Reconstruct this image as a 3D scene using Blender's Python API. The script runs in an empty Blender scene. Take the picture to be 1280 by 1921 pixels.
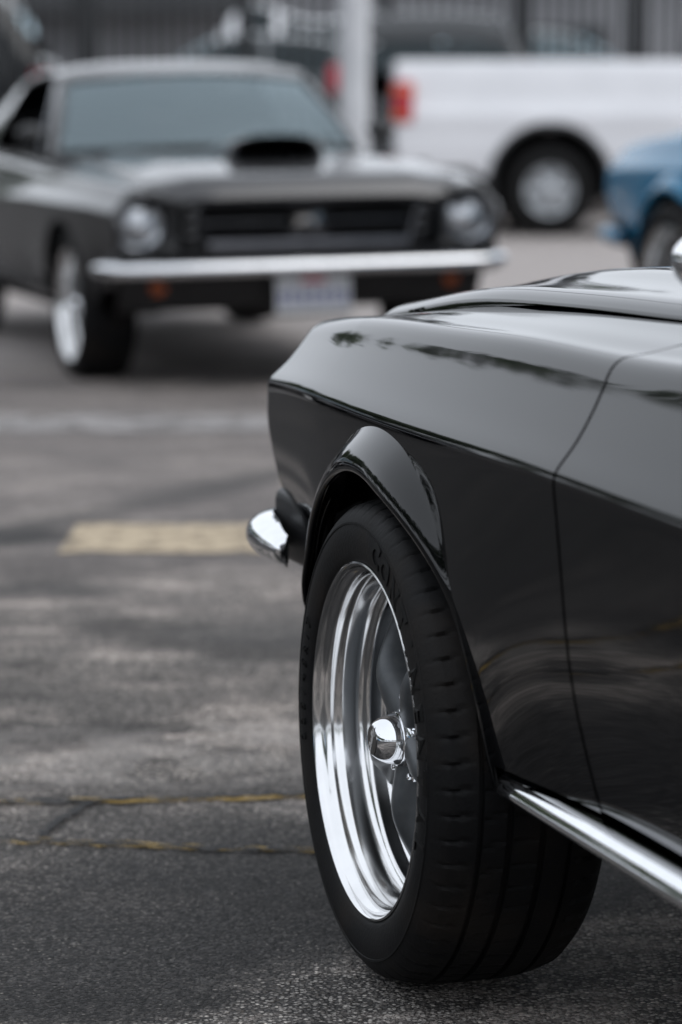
import bpy, bmesh, math, random
import numpy as np
from mathutils import Matrix, Vector, noise as mnoise

random.seed(7); np.random.seed(7)
R = math.radians
sc = bpy.context.scene
col = sc.collection

# ------------------------------------------------------------------ camera, sky, sun, exposure
CAM_H = 1.106
cam_d = bpy.data.cameras.new('camera'); cam = bpy.data.objects.new('camera', cam_d); col.objects.link(cam)
cam.location = (0, 0, CAM_H); cam.rotation_euler = (R(90 - 7.78), 0, 0)
cam_d.sensor_fit = 'VERTICAL'; cam_d.sensor_height = 36; cam_d.sensor_width = 24; cam_d.lens = 105
cam_d.clip_start = 0.05; cam_d.clip_end = 2000
cam_d.dof.use_dof = True; cam_d.dof.focus_distance = 3.72; cam_d.dof.aperture_fstop = 3.3
sc.camera = cam

SUN_EL, SUN_AZ = 52, 112
world = bpy.data.worlds.new('World'); sc.world = world; world.use_nodes = True
nt = world.node_tree; nt.nodes.clear()
wo = nt.nodes.new('ShaderNodeOutputWorld'); bg = nt.nodes.new('ShaderNodeBackground')
sky = nt.nodes.new('ShaderNodeTexSky'); sky.sky_type = 'NISHITA'; sky.sun_disc = False
sky.sun_elevation = R(SUN_EL); sky.sun_rotation = R(SUN_AZ); sky.dust_density = 4; sky.air_density = 1; sky.ozone_density = 1
hs = nt.nodes.new('ShaderNodeHueSaturation'); hs.inputs['Saturation'].default_value = 0.12
mx = nt.nodes.new('ShaderNodeMix'); mx.data_type = 'RGBA'
mx.inputs['Factor'].default_value = 0.72                       # cloud deck: an even grey-white veil over the clear sky
mx.inputs['B'].default_value = (9.1, 9.7, 10.6, 1)
nt.links.new(sky.outputs[0], hs.inputs['Color']); nt.links.new(hs.outputs[0], mx.inputs['A'])
nt.links.new(mx.outputs['Result'], bg.inputs['Color']); bg.inputs['Strength'].default_value = 0.145
nt.links.new(bg.outputs[0], wo.inputs['Surface'])

sun_d = bpy.data.lights.new('sun', 'SUN'); sun = bpy.data.objects.new('sun', sun_d); col.objects.link(sun)
sun_d.energy = 0.6; sun_d.angle = R(40); sun_d.color = (1, .97, .93)
sun.rotation_euler = (R(90 - SUN_EL), 0, R(180 - SUN_AZ))

sc.render.engine = 'CYCLES'
sc.view_settings.view_transform = 'Standard'; sc.view_settings.look = 'None'
sc.view_settings.exposure = 0.0; sc.view_settings.gamma = 1; sc.view_settings.use_curve_mapping = False
sc.cycles.use_denoising = True
sc.cycles.max_bounces = 8; sc.cycles.glossy_bounces = 5; sc.cycles.transparent_max_bounces = 12
sc.cycles.caustics_reflective = False; sc.cycles.caustics_refractive = False

# ------------------------------------------------------------------ materials
M = {}
def principled(name, color, rough=.5, metal=0., ior=1.5, coat=0., spec=.5, **kw):
    m = bpy.data.materials.new(name); m.use_nodes = True
    b = m.node_tree.nodes['Principled BSDF']
    b.inputs['Base Color'].default_value = (*color, 1); b.inputs['Roughness'].default_value = rough
    b.inputs['Metallic'].default_value = metal; b.inputs['IOR'].default_value = ior
    b.inputs['Coat Weight'].default_value = coat; b.inputs['Coat Roughness'].default_value = .02
    b.inputs['Specular IOR Level'].default_value = spec
    M[name] = m
    return m
def noise_color(m, c1, c2, scale, detail=4, lo=.35, hi=.65, coord='Object', rough=None, bump=0., bump_scale=None):
    t = m.node_tree; b = t.nodes['Principled BSDF']
    tc = t.nodes.new('ShaderNodeTexCoord'); n = t.nodes.new('ShaderNodeTexNoise')
    n.inputs['Scale'].default_value = scale; n.inputs['Detail'].default_value = detail
    t.links.new(tc.outputs[coord], n.inputs['Vector'])
    r = t.nodes.new('ShaderNodeValToRGB'); r.color_ramp.elements[0].position = lo; r.color_ramp.elements[1].position = hi
    r.color_ramp.elements[0].color = (*c1, 1); r.color_ramp.elements[1].color = (*c2, 1)
    t.links.new(n.outputs['Fac'], r.inputs['Fac']); t.links.new(r.outputs[0], b.inputs['Base Color'])
    if rough:
        mr = t.nodes.new('ShaderNodeMapRange'); mr.inputs['To Min'].default_value = rough[0]; mr.inputs['To Max'].default_value = rough[1]
        t.links.new(n.outputs['Fac'], mr.inputs['Value']); t.links.new(mr.outputs[0], b.inputs['Roughness'])
    if bump:
        n2 = t.nodes.new('ShaderNodeTexNoise'); n2.inputs['Scale'].default_value = bump_scale or scale * 4
        t.links.new(tc.outputs[coord], n2.inputs['Vector'])
        bp = t.nodes.new('ShaderNodeBump'); bp.inputs['Strength'].default_value = bump; bp.inputs['Distance'].default_value = .002
        t.links.new(n2.outputs['Fac'], bp.inputs['Height']); t.links.new(bp.outputs[0], b.inputs['Normal'])
    return m
m = principled('black_paint', (.002, .0022, .0026), .02, ior=1.48)
noise_color(m, (.0014, .0016, .002), (.0022, .0024, .003), 3, rough=(.03, .06))
m = principled('charcoal_paint', (.03, .03, .033), .38, metal=.5, coat=1.)
noise_color(m, (.016, .016, .018), (.022, .022, .025), 3, rough=(.34, .42))
m = principled('blue_paint', (.004, .06, .16), .05, ior=1.5)
noise_color(m, (.002, .15, .29), (.003, .165, .32), 3, rough=(.04, .07))
m = principled('white_paint', (.80, .81, .84), .22, coat=.3)
noise_color(m, (.77, .78, .81), (.82, .83, .86), 2)
m = principled('grey_paint', (.16, .17, .18), .2, coat=.4); noise_color(m, (.15, .16, .17), (.18, .19, .2), 2)
m = principled('silver_paint', (.38, .40, .42), .25, metal=.3, coat=.4); noise_color(m, (.36, .38, .40), (.42, .44, .46), 2)
m = principled('dark_paint', (.010, .012, .014), .12); noise_color(m, (.009, .011, .013), (.013, .015, .017), 2)
m = principled('chrome', (.82, .83, .85), .03, metal=1); noise_color(m, (.80, .81, .83), (.86, .87, .89), 30, rough=(.025, .06))
m = principled('polished_aluminium', (.80, .80, .80), .11, metal=1); noise_color(m, (.76, .76, .76), (.84, .84, .84), 14, rough=(.07, .16))
m = principled('satin_trim', (.30, .31, .33), .25, metal=1); noise_color(m, (.26, .27, .29), (.32, .33, .35), 20)
m = principled('dark_trim', (.12, .12, .13), .3, metal=1); noise_color(m, (.10, .10, .11), (.14, .14, .15), 20)
m = principled('gunmetal', (.040, .044, .048), .42, metal=.3); noise_color(m, (.070, .076, .082), (.090, .096, .102), 60, rough=(.36, .48), bump=.06, bump_scale=600)
m = principled('tyre_rubber', (.016, .015, .015), .62, spec=.22); noise_color(m, (.0035, .0035, .004), (.016, .0125, .010), 9, 6, .48, .80, rough=(.5, .75), bump=.25, bump_scale=220)
m = principled('tyre_black', (.006, .006, .0065), .55, spec=.2); noise_color(m, (.002, .002, .0022), (.004, .004, .004), 20)
m = principled('black_trim', (.008, .008, .009), .45); noise_color(m, (.007, .007, .008), (.011, .011, .012), 12)
m = principled('underbody_black', (.006, .006, .006), .9, spec=.1); noise_color(m, (.002, .002, .002), (.004, .0035, .0035), 6)
m = principled('interior_black', (.012, .012, .013), .7); noise_color(m, (.010, .010, .011), (.016, .016, .017), 8)
m = principled('cap_face', (.12, .12, .12), .35, metal=1); noise_color(m, (.10, .10, .10), (.15, .15, .15), 80)
m = principled('cap_print', (.75, .75, .75), .3, metal=.6); noise_color(m, (.70, .70, .70), (.80, .80, .80), 80)
m = principled('amber_lens', (.55, .10, .015), .15); noise_color(m, (.26, .05, .010), (.36, .08, .015), 40)
m = principled('red_lens', (.42, .01, .03), .12); noise_color(m, (.38, .008, .026), (.46, .018, .04), 40)
m = principled('orange_lens', (.65, .14, .03), .15); noise_color(m, (.6, .12, .025), (.7, .17, .04), 40)
m = principled('lamp_glass', (.62, .64, .68), .08, metal=.65); noise_color(m, (.22, .23, .25), (.70, .72, .75), 16, rough=(.05, .2))
m = principled('plate_white', (.72, .72, .73), .4); noise_color(m, (.50, .50, .51), (.56, .56, .57), 40)
m = principled('plate_red', (.45, .03, .05), .4); noise_color(m, (.43, .03, .05), (.48, .04, .06), 40)
m = principled('plate_blue', (.06, .08, .22), .4); noise_color(m, (.05, .07, .2), (.07, .09, .24), 40)
m = principled('fence_black', (.010, .012, .014), .6); noise_color(m, (.008, .009, .011), (.013, .015, .017), 5)
m = principled('pole_paint', (.52, .53, .55), .45); noise_color(m, (.46, .47, .49), (.58, .59, .61), 3)
m = principled('wall_grey', (.36, .36, .37), .85); noise_color(m, (.23, .235, .25), (.31, .315, .33), .6, bump=.3)
m = principled('wall_dark', (.05, .053, .058), .7); noise_color(m, (.045, .048, .052), (.06, .062, .066), .8)
m = principled('leaf_green', (.05, .075, .035), .6); noise_color(m, (.03, .05, .022), (.08, .11, .05), .6)
m = principled('bark', (.10, .08, .06), .9); noise_color(m, (.07, .055, .04), (.13, .10, .08), 5)
m = principled('cable_black', (.01, .01, .01), .6); noise_color(m, (.01, .01, .01), (.014, .014, .014), 5)

def glass(name, tint=.35, color=(.75, .85, .88), ior=1.55):
    m = bpy.data.materials.new(name); m.use_nodes = True; t = m.node_tree; t.nodes.clear()
    o = t.nodes.new('ShaderNodeOutputMaterial'); mixn = t.nodes.new('ShaderNodeMixShader')
    tr = t.nodes.new('ShaderNodeBsdfTransparent'); tr.inputs[0].default_value = (color[0]*tint, color[1]*tint, color[2]*tint, 1)
    gl = t.nodes.new('ShaderNodeBsdfGlossy'); gl.inputs['Roughness'].default_value = .015; gl.inputs['Color'].default_value = (.78, .94, 1, 1)
    fr = t.nodes.new('ShaderNodeFresnel'); fr.inputs['IOR'].default_value = ior
    t.links.new(fr.outputs[0], mixn.inputs[0]); t.links.new(tr.outputs[0], mixn.inputs[1]); t.links.new(gl.outputs[0], mixn.inputs[2])
    t.links.new(mixn.outputs[0], o.inputs['Surface'])
    M[name] = m
glass('window_glass', .6, ior=2.45); glass('dark_glass', .12)

# ------------------------------------------------------------------ helpers
def tag(o, label=None, cat=None, group=None, kind=None):
    if label: o['label'] = label
    if cat: o['category'] = cat
    if group: o['group'] = group
    if kind: o['kind'] = kind
    return o
def mk_mesh(name, verts, faces, smooth=True, sharp=45):
    me = bpy.data.meshes.new(name); me.from_pydata([tuple(map(float, v)) for v in verts], [], [tuple(map(int, f)) for f in faces]); me.validate()
    if smooth:
        me.shade_smooth()
        if sharp: me.set_sharp_from_angle(angle=R(sharp))
    me.update()
    return me
def recalc(me, sharp=45):
    bm = bmesh.new(); bm.from_mesh(me); bmesh.ops.remove_doubles(bm, verts=bm.verts, dist=1e-6)
    bmesh.ops.recalc_face_normals(bm, faces=bm.faces); bm.to_mesh(me); bm.free()
    me.shade_smooth()
    if sharp: me.set_sharp_from_angle(angle=R(sharp))
    return me
def put(name, me, mat, parent=None, loc=None, rot=None, matrix=None):
    o = bpy.data.objects.new(name, me); col.objects.link(o)
    if len(me.materials) == 0: me.materials.append(None)
    o.material_slots[0].link = 'OBJECT'; o.material_slots[0].material = M[mat] if isinstance(mat, str) else mat
    if parent: o.parent = parent
    if matrix is not None: o.matrix_local = matrix
    if loc: o.location = loc
    if rot: o.rotation_euler = rot
    return o
def empty(name, loc=(0, 0, 0), rz=0, parent=None):
    o = bpy.data.objects.new(name, None); col.objects.link(o); o.location = loc; o.rotation_euler = (0, 0, rz); o.empty_display_size = .1
    if parent: o.parent = parent
    return o
class MB:
    def __init__(s): s.v = []; s.f = []
    def add(s, v, f):
        n = len(s.v); s.v += [tuple(map(float, p)) for p in v]; s.f += [tuple(int(i) + n for i in q) for q in f]; return s
    def grid(s, P, close_u=False, close_v=False, flip=False):
        P = np.asarray(P, float); nu, nv = P.shape[:2]; f = []
        for i in range(nu if close_u else nu - 1):
            for j in range(nv if close_v else nv - 1):
                a, b = i * nv + j, ((i + 1) % nu) * nv + j; c, d = ((i + 1) % nu) * nv + (j + 1) % nv, i * nv + (j + 1) % nv
                f.append((a, d, c, b) if flip else (a, b, c, d))
        return s.add(P.reshape(-1, 3), f)
    def box(s, lo, hi, bev=0.):
        x0, y0, z0 = lo; x1, y1, z1 = hi
        if bev <= 0:
            v = [(x, y, z) for x in (x0, x1) for y in (y0, y1) for z in (z0, z1)]
            return s.add(v, [(0, 1, 3, 2), (4, 6, 7, 5), (0, 4, 5, 1), (2, 3, 7, 6), (0, 2, 6, 4), (1, 5, 7, 3)])
        bm = bmesh.new(); bmesh.ops.create_cube(bm, size=1)
        for q in bm.verts: q.co = Vector(((x0 + x1) / 2 + q.co.x * (x1 - x0), (y0 + y1) / 2 + q.co.y * (y1 - y0), (z0 + z1) / 2 + q.co.z * (z1 - z0)))
        bmesh.ops.bevel(bm, geom=list(bm.edges), offset=bev, segments=3, profile=.5, affect='EDGES')
        bm.verts.index_update(); s.add([q.co[:] for q in bm.verts], [[q.index for q in f.verts] for f in bm.faces]); bm.free(); return s
    def tube(s, pts, r, n=8, caps=True):
        pts = [Vector(p) for p in pts]; rr = r if isinstance(r, (list, tuple)) else [r] * len(pts); rings = []
        for i, p in enumerate(pts):
            d = (pts[min(i + 1, len(pts) - 1)] - pts[max(i - 1, 0)]).normalized()
            up = Vector((0, 0, 1)) if abs(d.z) < .9 else Vector((1, 0, 0)); a = d.cross(up).normalized(); b = d.cross(a)
            rings.append([p + (a * math.cos(t) + b * math.sin(t)) * rr[i] for t in np.linspace(0, 2 * math.pi, n, endpoint=False)])
        k = len(s.v); s.grid([[tuple(q) for q in g] for g in rings], close_v=True)
        if caps: s.f.append(tuple(k + i for i in range(n))); s.f.append(tuple(k + (len(pts) - 1) * n + i for i in reversed(range(n))))
        return s
    def lathe_x(s, prof, n=64, closed=False):          # profile of (radius, x), turned about the x axis
        P = [[(x, r * math.cos(t), r * math.sin(t)) for (r, x) in prof] for t in np.linspace(0, 2 * math.pi, n, endpoint=False)]
        return s.grid(P, close_u=True, close_v=closed)
    def mesh(s, name, smooth=True, sharp=45, fix=True):
        me = mk_mesh(name, s.v, s.f, smooth, sharp)
        if fix: recalc(me, sharp if smooth else None)
        if not smooth: me.shade_flat()
        return me
def nspline(xs, ys):                                     # natural cubic spline
    xs = np.asarray(xs, float); ys = np.asarray(ys, float); n = len(xs); h = np.diff(xs); A = np.eye(n); b = np.zeros(n)
    for i in range(1, n - 1):
        A[i, i-1], A[i, i], A[i, i+1] = h[i-1], 2 * (h[i-1] + h[i]), h[i]
        b[i] = 6 * ((ys[i+1] - ys[i]) / h[i] - (ys[i] - ys[i-1]) / h[i-1])
    m2 = np.linalg.solve(A, b)
    def f(x):
        x = np.clip(np.asarray(x, float), xs[0], xs[-1]); i = np.clip(np.searchsorted(xs, x) - 1, 0, n - 2); hh = h[i]
        a = (xs[i+1] - x) / hh; c = (x - xs[i]) / hh
        return a * ys[i] + c * ys[i+1] + ((a**3 - a) * m2[i] + (c**3 - c) * m2[i+1]) * hh * hh / 6
    return f
def curve_pts(pts, n):                                   # smooth resample of a 2d/3d polyline
    p = np.asarray(pts, float); d = np.r_[0, np.cumsum(np.linalg.norm(np.diff(p, axis=0), axis=1))]
    t = np.linspace(0, d[-1], n)
    return np.stack([nspline(d, p[:, k])(t) for k in range(p.shape[1])], 1)
def mirror_mesh(me, name):
    m2 = me.copy(); m2.name = name
    m2.transform(Matrix.Scale(-1, 4, (1, 0, 0))); m2.flip_normals(); m2.update(); return m2
def text_mesh(body, size=1., extrude=.01, shear=0., offset=0.):
    cu = bpy.data.curves.new('t', 'FONT'); cu.body = body; cu.size = size; cu.extrude = extrude; cu.shear = shear; cu.align_x = 'CENTER'; cu.align_y = 'CENTER'; cu.resolution_u = 3; cu.offset = offset
    o = bpy.data.objects.new('t', cu); col.objects.link(o); dg = bpy.context.evaluated_depsgraph_get(); dg.update()
    me = bpy.data.meshes.new_from_object(o.evaluated_get(dg)); bpy.data.objects.remove(o); bpy.data.curves.remove(cu)
    return me
# ------------------------------------------------------------------ ground
def ground_material():
    m = bpy.data.materials.new('asphalt'); m.use_nodes = True; t = m.node_tree; b = t.nodes['Principled BSDF']; N = t.nodes.new; L = t.links.new
    g = N('ShaderNodeNewGeometry'); sep = N('ShaderNodeSeparateXYZ'); L(g.outputs['Position'], sep.inputs[0])
    def math_(op, a, c=None, d=None):
        n = N('ShaderNodeMath'); n.operation = op
        for i, q in enumerate((a, c, d)):
            if q is None: continue
            if isinstance(q, (int, float)): n.inputs[i].default_value = q
            else: L(q, n.inputs[i])
        return n.outputs[0]
    def noise(scale, detail=3, rough=.5, vec=None, dist=0):
        n = N('ShaderNodeTexNoise'); n.inputs['Scale'].default_value = scale; n.inputs['Detail'].default_value = detail; n.inputs['Roughness'].default_value = rough; n.inputs['Distortion'].default_value = dist
        L(vec or g.outputs['Position'], n.inputs['Vector']); return n.outputs['Fac']
    def ramp(v, a, c):
        n = N('ShaderNodeMapRange'); n.interpolation_type = 'SMOOTHSTEP'; n.inputs['From Min'].default_value = a; n.inputs['From Max'].default_value = c; L(v, n.inputs['Value']); return n.outputs[0]
    def mix(f, a, c):
        n = N('ShaderNodeMix'); n.data_type = 'RGBA'
        L(f, n.inputs['Factor']) if not isinstance(f, float) else setattr(n.inputs['Factor'], 'default_value', f)
        for k, q in (('A', a), ('B', c)):
            if isinstance(q, tuple): n.inputs[k].default_value = (*q, 1)
            else: L(q, n.inputs[k])
        return n.outputs['Result']
    X, Y = sep.outputs['X'], sep.outputs['Y']
    mp = N('ShaderNodeMapping'); mp.inputs['Scale'].default_value = (.7, 1, 1); L(g.outputs['Position'], mp.inputs[0]); sv = mp.outputs[0]
    # binder and stones
    vo = N('ShaderNodeTexVoronoi'); vo.inputs['Scale'].default_value = 165; L(g.outputs['Position'], vo.inputs['Vector'])
    vo2 = N('ShaderNodeTexVoronoi'); vo2.inputs['Scale'].default_value = 150; L(g.outputs['Position'], vo2.inputs['Vector'])
    worn = ramp(math_('ADD', noise(2.3, 6, .62, sv), math_('MULTIPLY', math_('SUBTRACT', noise(.55, 3, .5, sv), .5), .55)), .42, .66)      # where the stones show
    # lighter worn band and darker oiled strip, shapes of their own
    w1 = math_('ADD', Y, math_('MULTIPLY', math_('SUBTRACT', noise(1.7, 4, .6), .5), 1.1))
    band = math_('MULTIPLY', ramp(w1, 4.62, 4.80), math_('SUBTRACT', 1.0, ramp(w1, 5.0, 5.35)))
    worn = math_('MINIMUM', 1.0, math_('ADD', worn, math_('MULTIPLY', band, .75)))
    w2 = math_('ADD', math_('ADD', Y, math_('MULTIPLY', X, -.55)), math_('MULTIPLY', math_('SUBTRACT', noise(1.9, 5, .6), .5), .7))
    near = math_('SUBTRACT', 1.0, ramp(w2, 3.66, 3.80)); worn = math_('MINIMUM', 1.0, math_('ADD', worn, math_('MULTIPLY', near, .85)))
    oil = math_('MULTIPLY', ramp(w2, 3.72, 3.86), math_('SUBTRACT', 1.0, ramp(w2, 4.2, 4.75)))
    worn = math_('MULTIPLY', worn, math_('SUBTRACT', 1.0, math_('MULTIPLY', oil, .55)))
    cr = N('ShaderNodeValToRGB'); e = cr.color_ramp.elements; e[0].position = .0; e[0].color = (.10, .085, .07, 1); e[1].position = 1; e[1].color = (.80, .75, .69, 1)
    q = cr.color_ramp.elements.new(.55); q.color = (.36, .335, .315, 1)
    sc_ = N('ShaderNodeSeparateColor'); L(vo.outputs['Color'], sc_.inputs[0]); L(sc_.outputs[0], cr.inputs['Fac'])
    stone = cr.outputs[0]
    stone_mask = ramp(vo.outputs['Distance'], .62, .38)
    binder = mix(noise(60, 4), (.058, .056, .056), (.14, .135, .13))
    show = math_('MULTIPLY', stone_mask, math_('ADD', .30, math_('MULTIPLY', worn, .66)))
    c = mix(show, binder, stone)
    dust = math_('MULTIPLY', ramp(noise(4, 9, .74, sv), .47, .58), math_('MULTIPLY', worn, .85))
    c = mix(dust, c, (.50, .455, .425))
    c = mix(math_('MULTIPLY', oil, .80), c, (.035, .035, .036))
    c = mix(math_('MULTIPLY', ramp(noise(2.6, 8, .70, sv), .50, .58), .66), c, (.032, .031, .031))
    grain = math_('ADD', .42, math_('MULTIPLY', math_('POWER', sc_.outputs[1], 1.6), 1.45)); grain = math_('MULTIPLY', grain, math_('ADD', .72, math_('MULTIPLY', noise(330, 2, .6), .56)))
    gm = N('ShaderNodeMix'); gm.data_type = 'RGBA'; gm.blend_type = 'MULTIPLY'; gm.inputs['Factor'].default_value = 1.0; cg = N('ShaderNodeCombineColor'); L(grain, cg.inputs[0]); L(math_('MULTIPLY', grain, .955), cg.inputs[1]); L(math_('MULTIPLY', grain, .92), cg.inputs[2]); L(c, gm.inputs['A']); L(cg.outputs[0], gm.inputs['B']); c = gm.outputs['Result']
    sg = N('ShaderNodeSeparateColor'); L(vo2.outputs['Color'], sg.inputs[0])
    speck = math_('MULTIPLY', ramp(sg.outputs[1], .70, .80), ramp(vo2.outputs['Distance'], .42, .22)); c = mix(math_('MULTIPLY', math_('MULTIPLY', speck, ramp(noise(9, 3), .35, .65)), .45), c, (.62, .57, .51))
    dark = math_('MULTIPLY', ramp(sg.outputs[2], .66, .76), ramp(vo2.outputs['Distance'], .46, .26)); c = mix(math_('MULTIPLY', dark, .55), c, (.02, .02, .02))
    c = mix(math_('MULTIPLY', math_('MULTIPLY', near, stone_mask), .55), c, stone); c = mix(math_('MULTIPLY', math_('MULTIPLY', band, ramp(noise(6, 8, .72), .40, .56)), .42), c, (.44, .405, .38))
    # far part of the lot is older, paler
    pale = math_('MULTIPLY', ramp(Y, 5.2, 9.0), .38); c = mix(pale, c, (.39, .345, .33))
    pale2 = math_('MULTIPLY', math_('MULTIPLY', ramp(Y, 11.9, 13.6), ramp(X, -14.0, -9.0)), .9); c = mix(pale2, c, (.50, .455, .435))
    reflect_dark = math_('SUBTRACT', 1.0, ramp(math_('ADD', math_('ADD', X, math_('MULTIPLY', Y, .08)), math_('MULTIPLY', noise(1.2, 3), .3)), -.62, -.45)); c = mix(math_('MULTIPLY', reflect_dark, .85), c, (.032, .031, .031))   # ground blackened left of view so the near car's side reflects darker
    # stains and tyre marks
    def blot(x0, y0, rx, ry, amt, col_, ang=0.):
        ca, sa = math.cos(ang), math.sin(ang)
        dx = math_('SUBTRACT', X, x0); dy = math_('SUBTRACT', Y, y0)
        u = math_('ADD', math_('MULTIPLY', dx, ca), math_('MULTIPLY', dy, sa)); v = math_('SUBTRACT', math_('MULTIPLY', dy, ca), math_('MULTIPLY', dx, sa))
        d = math_('ADD', math_('POWER', math_('ABSOLUTE', math_('DIVIDE', u, rx)), 2.0), math_('POWER', math_('ABSOLUTE', math_('DIVIDE', v, ry)), 2.0))
        d = math_('ADD', d, math_('MULTIPLY', math_('SUBTRACT', noise(6, 4), .5), .9))
        return mix(math_('MULTIPLY', math_('SUBTRACT', 1.0, ramp(d, .3, 1.1)), amt), c, col_)
    c = blot(-.95, 7.62, .34, .22, .8, (.03, .03, .031)); c = blot(-.78, 6.75, .30, .16, .6, (.04, .04, .041))
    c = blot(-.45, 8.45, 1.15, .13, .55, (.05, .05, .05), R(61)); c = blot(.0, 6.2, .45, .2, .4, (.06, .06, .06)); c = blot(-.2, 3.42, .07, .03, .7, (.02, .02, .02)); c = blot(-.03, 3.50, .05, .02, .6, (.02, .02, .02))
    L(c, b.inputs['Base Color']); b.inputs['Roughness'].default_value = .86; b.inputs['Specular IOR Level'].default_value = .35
    h = math_('ADD', math_('MULTIPLY', stone_mask, 1.0), math_('ADD', math_('MULTIPLY', noise(420, 2), .5), math_('MULTIPLY', vo2.outputs['Distance'], -.8)))
    bp = N('ShaderNodeBump'); bp.inputs['Strength'].default_value = 1.0; bp.inputs['Distance'].default_value = .006; L(h, bp.inputs['Height']); L(bp.outputs[0], b.inputs['Normal'])
    M['asphalt'] = m
ground_material()
mb = MB()
xs = np.r_[-400, -60, np.linspace(-12, 12, 25), 60, 400]; ys = np.r_[-400, -60, np.linspace(-12, 30, 43)]
mb.grid([[(x, y, 0) for y in ys] for x in xs])
ground = tag(put('ground', mb.mesh('ground', sharp=None), 'asphalt'), 'weathered grey asphalt of the parking lot', kind='structure')
# raised street beyond the fence, on a kerb wall
STREET_Z = .42
mb = MB(); mb.box((-400, 30.004, -.5), (400, 400, STREET_Z))
tag(put('street', mb.mesh('street', smooth=False), 'asphalt'), 'raised street beyond the fence', kind='structure')

def paint_material(name, colr, cover, scale):
    m = bpy.data.materials.new(name); m.use_nodes = True; t = m.node_tree; b = t.nodes['Principled BSDF']; N = t.nodes.new; L = t.links.new
    g = N('ShaderNodeNewGeometry'); n = N('ShaderNodeTexNoise'); n.inputs['Scale'].default_value = scale; n.inputs['Detail'].default_value = 7; n.inputs['Roughness'].default_value = .7
    L(g.outputs['Position'], n.inputs['Vector'])
    mr = N('ShaderNodeMapRange'); mr.inputs['From Min'].default_value = cover - .07; mr.inputs['From Max'].default_value = cover + .07; L(n.outputs['Fac'], mr.inputs['Value'])
    v = N('ShaderNodeTexVoronoi'); v.inputs['Scale'].default_value = 210; L(g.outputs['Position'], v.inputs['Vector'])
    mixc = N('ShaderNodeMix'); mixc.data_type = 'RGBA'; mixc.inputs['A'].default_value = (*colr, 1); mixc.inputs['B'].default_value = (colr[0]*.6, colr[1]*.6, colr[2]*.6, 1); L(v.outputs['Distance'], mixc.inputs['Factor'])
    L(mixc.outputs['Result'], b.inputs['Base Color']); b.inputs['Roughness'].default_value = .8
    bp = N('ShaderNodeBump'); bp.inputs['Strength'].default_value = .6; bp.inputs['Distance'].default_value = .003; L(v.outputs['Distance'], bp.inputs['Height']); L(bp.outputs[0], b.inputs['Normal'])
    tr = N('ShaderNodeBsdfTransparent'); ms = N('ShaderNodeMixShader'); L(mr.outputs[0], ms.inputs[0]); L(tr.outputs[0], ms.inputs[1]); L(b.outputs[0], ms.inputs[2])
    L(ms.outputs[0], t.nodes['Material Output'].inputs['Surface']); M[name] = m
paint_material('paint_yellow', (.52, .42, .29), .42, 14); paint_material('paint_old_yellow', (.40, .26, .06), .52, 8); paint_material('paint_white', (.33, .312, .305), .44, 6)
paint_material('crack_filler', (.012, .012, .013), .42, 12)
def strip(name, pts, width, mat, label, z=.004, jitter=.0, n=60):
    p = curve_pts(pts, n); rng = np.random.RandomState(hash(name + label) % 1000 if False else len(label) * 7 + int(abs(pts[0][1]) * 100))
    d = np.gradient(p, axis=0); d /= np.linalg.norm(d, axis=1)[:, None]; nn = np.stack([-d[:, 1], d[:, 0]], 1)
    w = width / 2 * (1 + jitter * rng.uniform(-1, 1, (n, 2))); a = p + nn * w[:, :1]; b = p - nn * w[:, 1:]
    if jitter: s = rng.uniform(-1, 1, (n, 1)) * jitter * width * .6; a += nn * s; b += nn * s
    mb = MB().grid([[(*a[i], z), (*b[i], z)] for i in range(n)])
    o = put(name, mb.mesh(name, sharp=None, smooth=False), mat, ground); o['label'] = label; return o
strip('parking_line', [(-.70, 7.59), (.4, 7.58), (1.6, 7.57), (4, 7.55)], .50, 'paint_yellow', 'faded yellow painted band across the asphalt', jitter=.05)
strip('parking_line', [(-9, 10.38), (-3, 10.38), (0, 10.38), (9, 10.38)], .55, 'paint_white', 'faint worn white band in front of the far car', jitter=.04)
strip('old_parking_line', [(-1.6, 4.70), (-.9, 4.66), (-.5, 4.66), (-.2, 4.68), (.1, 4.70), (.5, 4.69), (1.6, 4.6)], .034, 'paint_old_yellow', 'worn yellow line traces along the farther crack', jitter=.35, n=140)
strip('old_parking_line', [(-1.6, 4.5), (-.9, 4.41), (-.5, 4.40), (-.2, 4.36), (.1, 4.34), (.5, 4.36), (1.6, 4.3)], .030, 'paint_old_yellow', 'worn yellow line traces along the nearer crack', jitter=.4, n=140)
strip('crack', [(-1.6, 4.71), (-.9, 4.675), (-.5, 4.65), (-.2, 4.69), (.1, 4.71), (.5, 4.68), (1.6, 4.61)], .016, 'crack_filler', 'long dark crack across the asphalt', z=.006, jitter=.7, n=160)
strip('crack', [(-1.6, 4.49), (-.9, 4.42), (-.5, 4.41), (-.2, 4.355), (.1, 4.345), (.5, 4.35), (1.6, 4.31)], .011, 'crack_filler', 'thin dark crack nearer the wheel', z=.006, jitter=.8, n=160)
strip('crack', [(-.40, 4.66), (-.42, 4.58), (-.44, 4.52), (-.45, 4.42)], .014, 'crack_filler', 'short branch crack joining the two long cracks', z=.006, jitter=.8, n=40)

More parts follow.
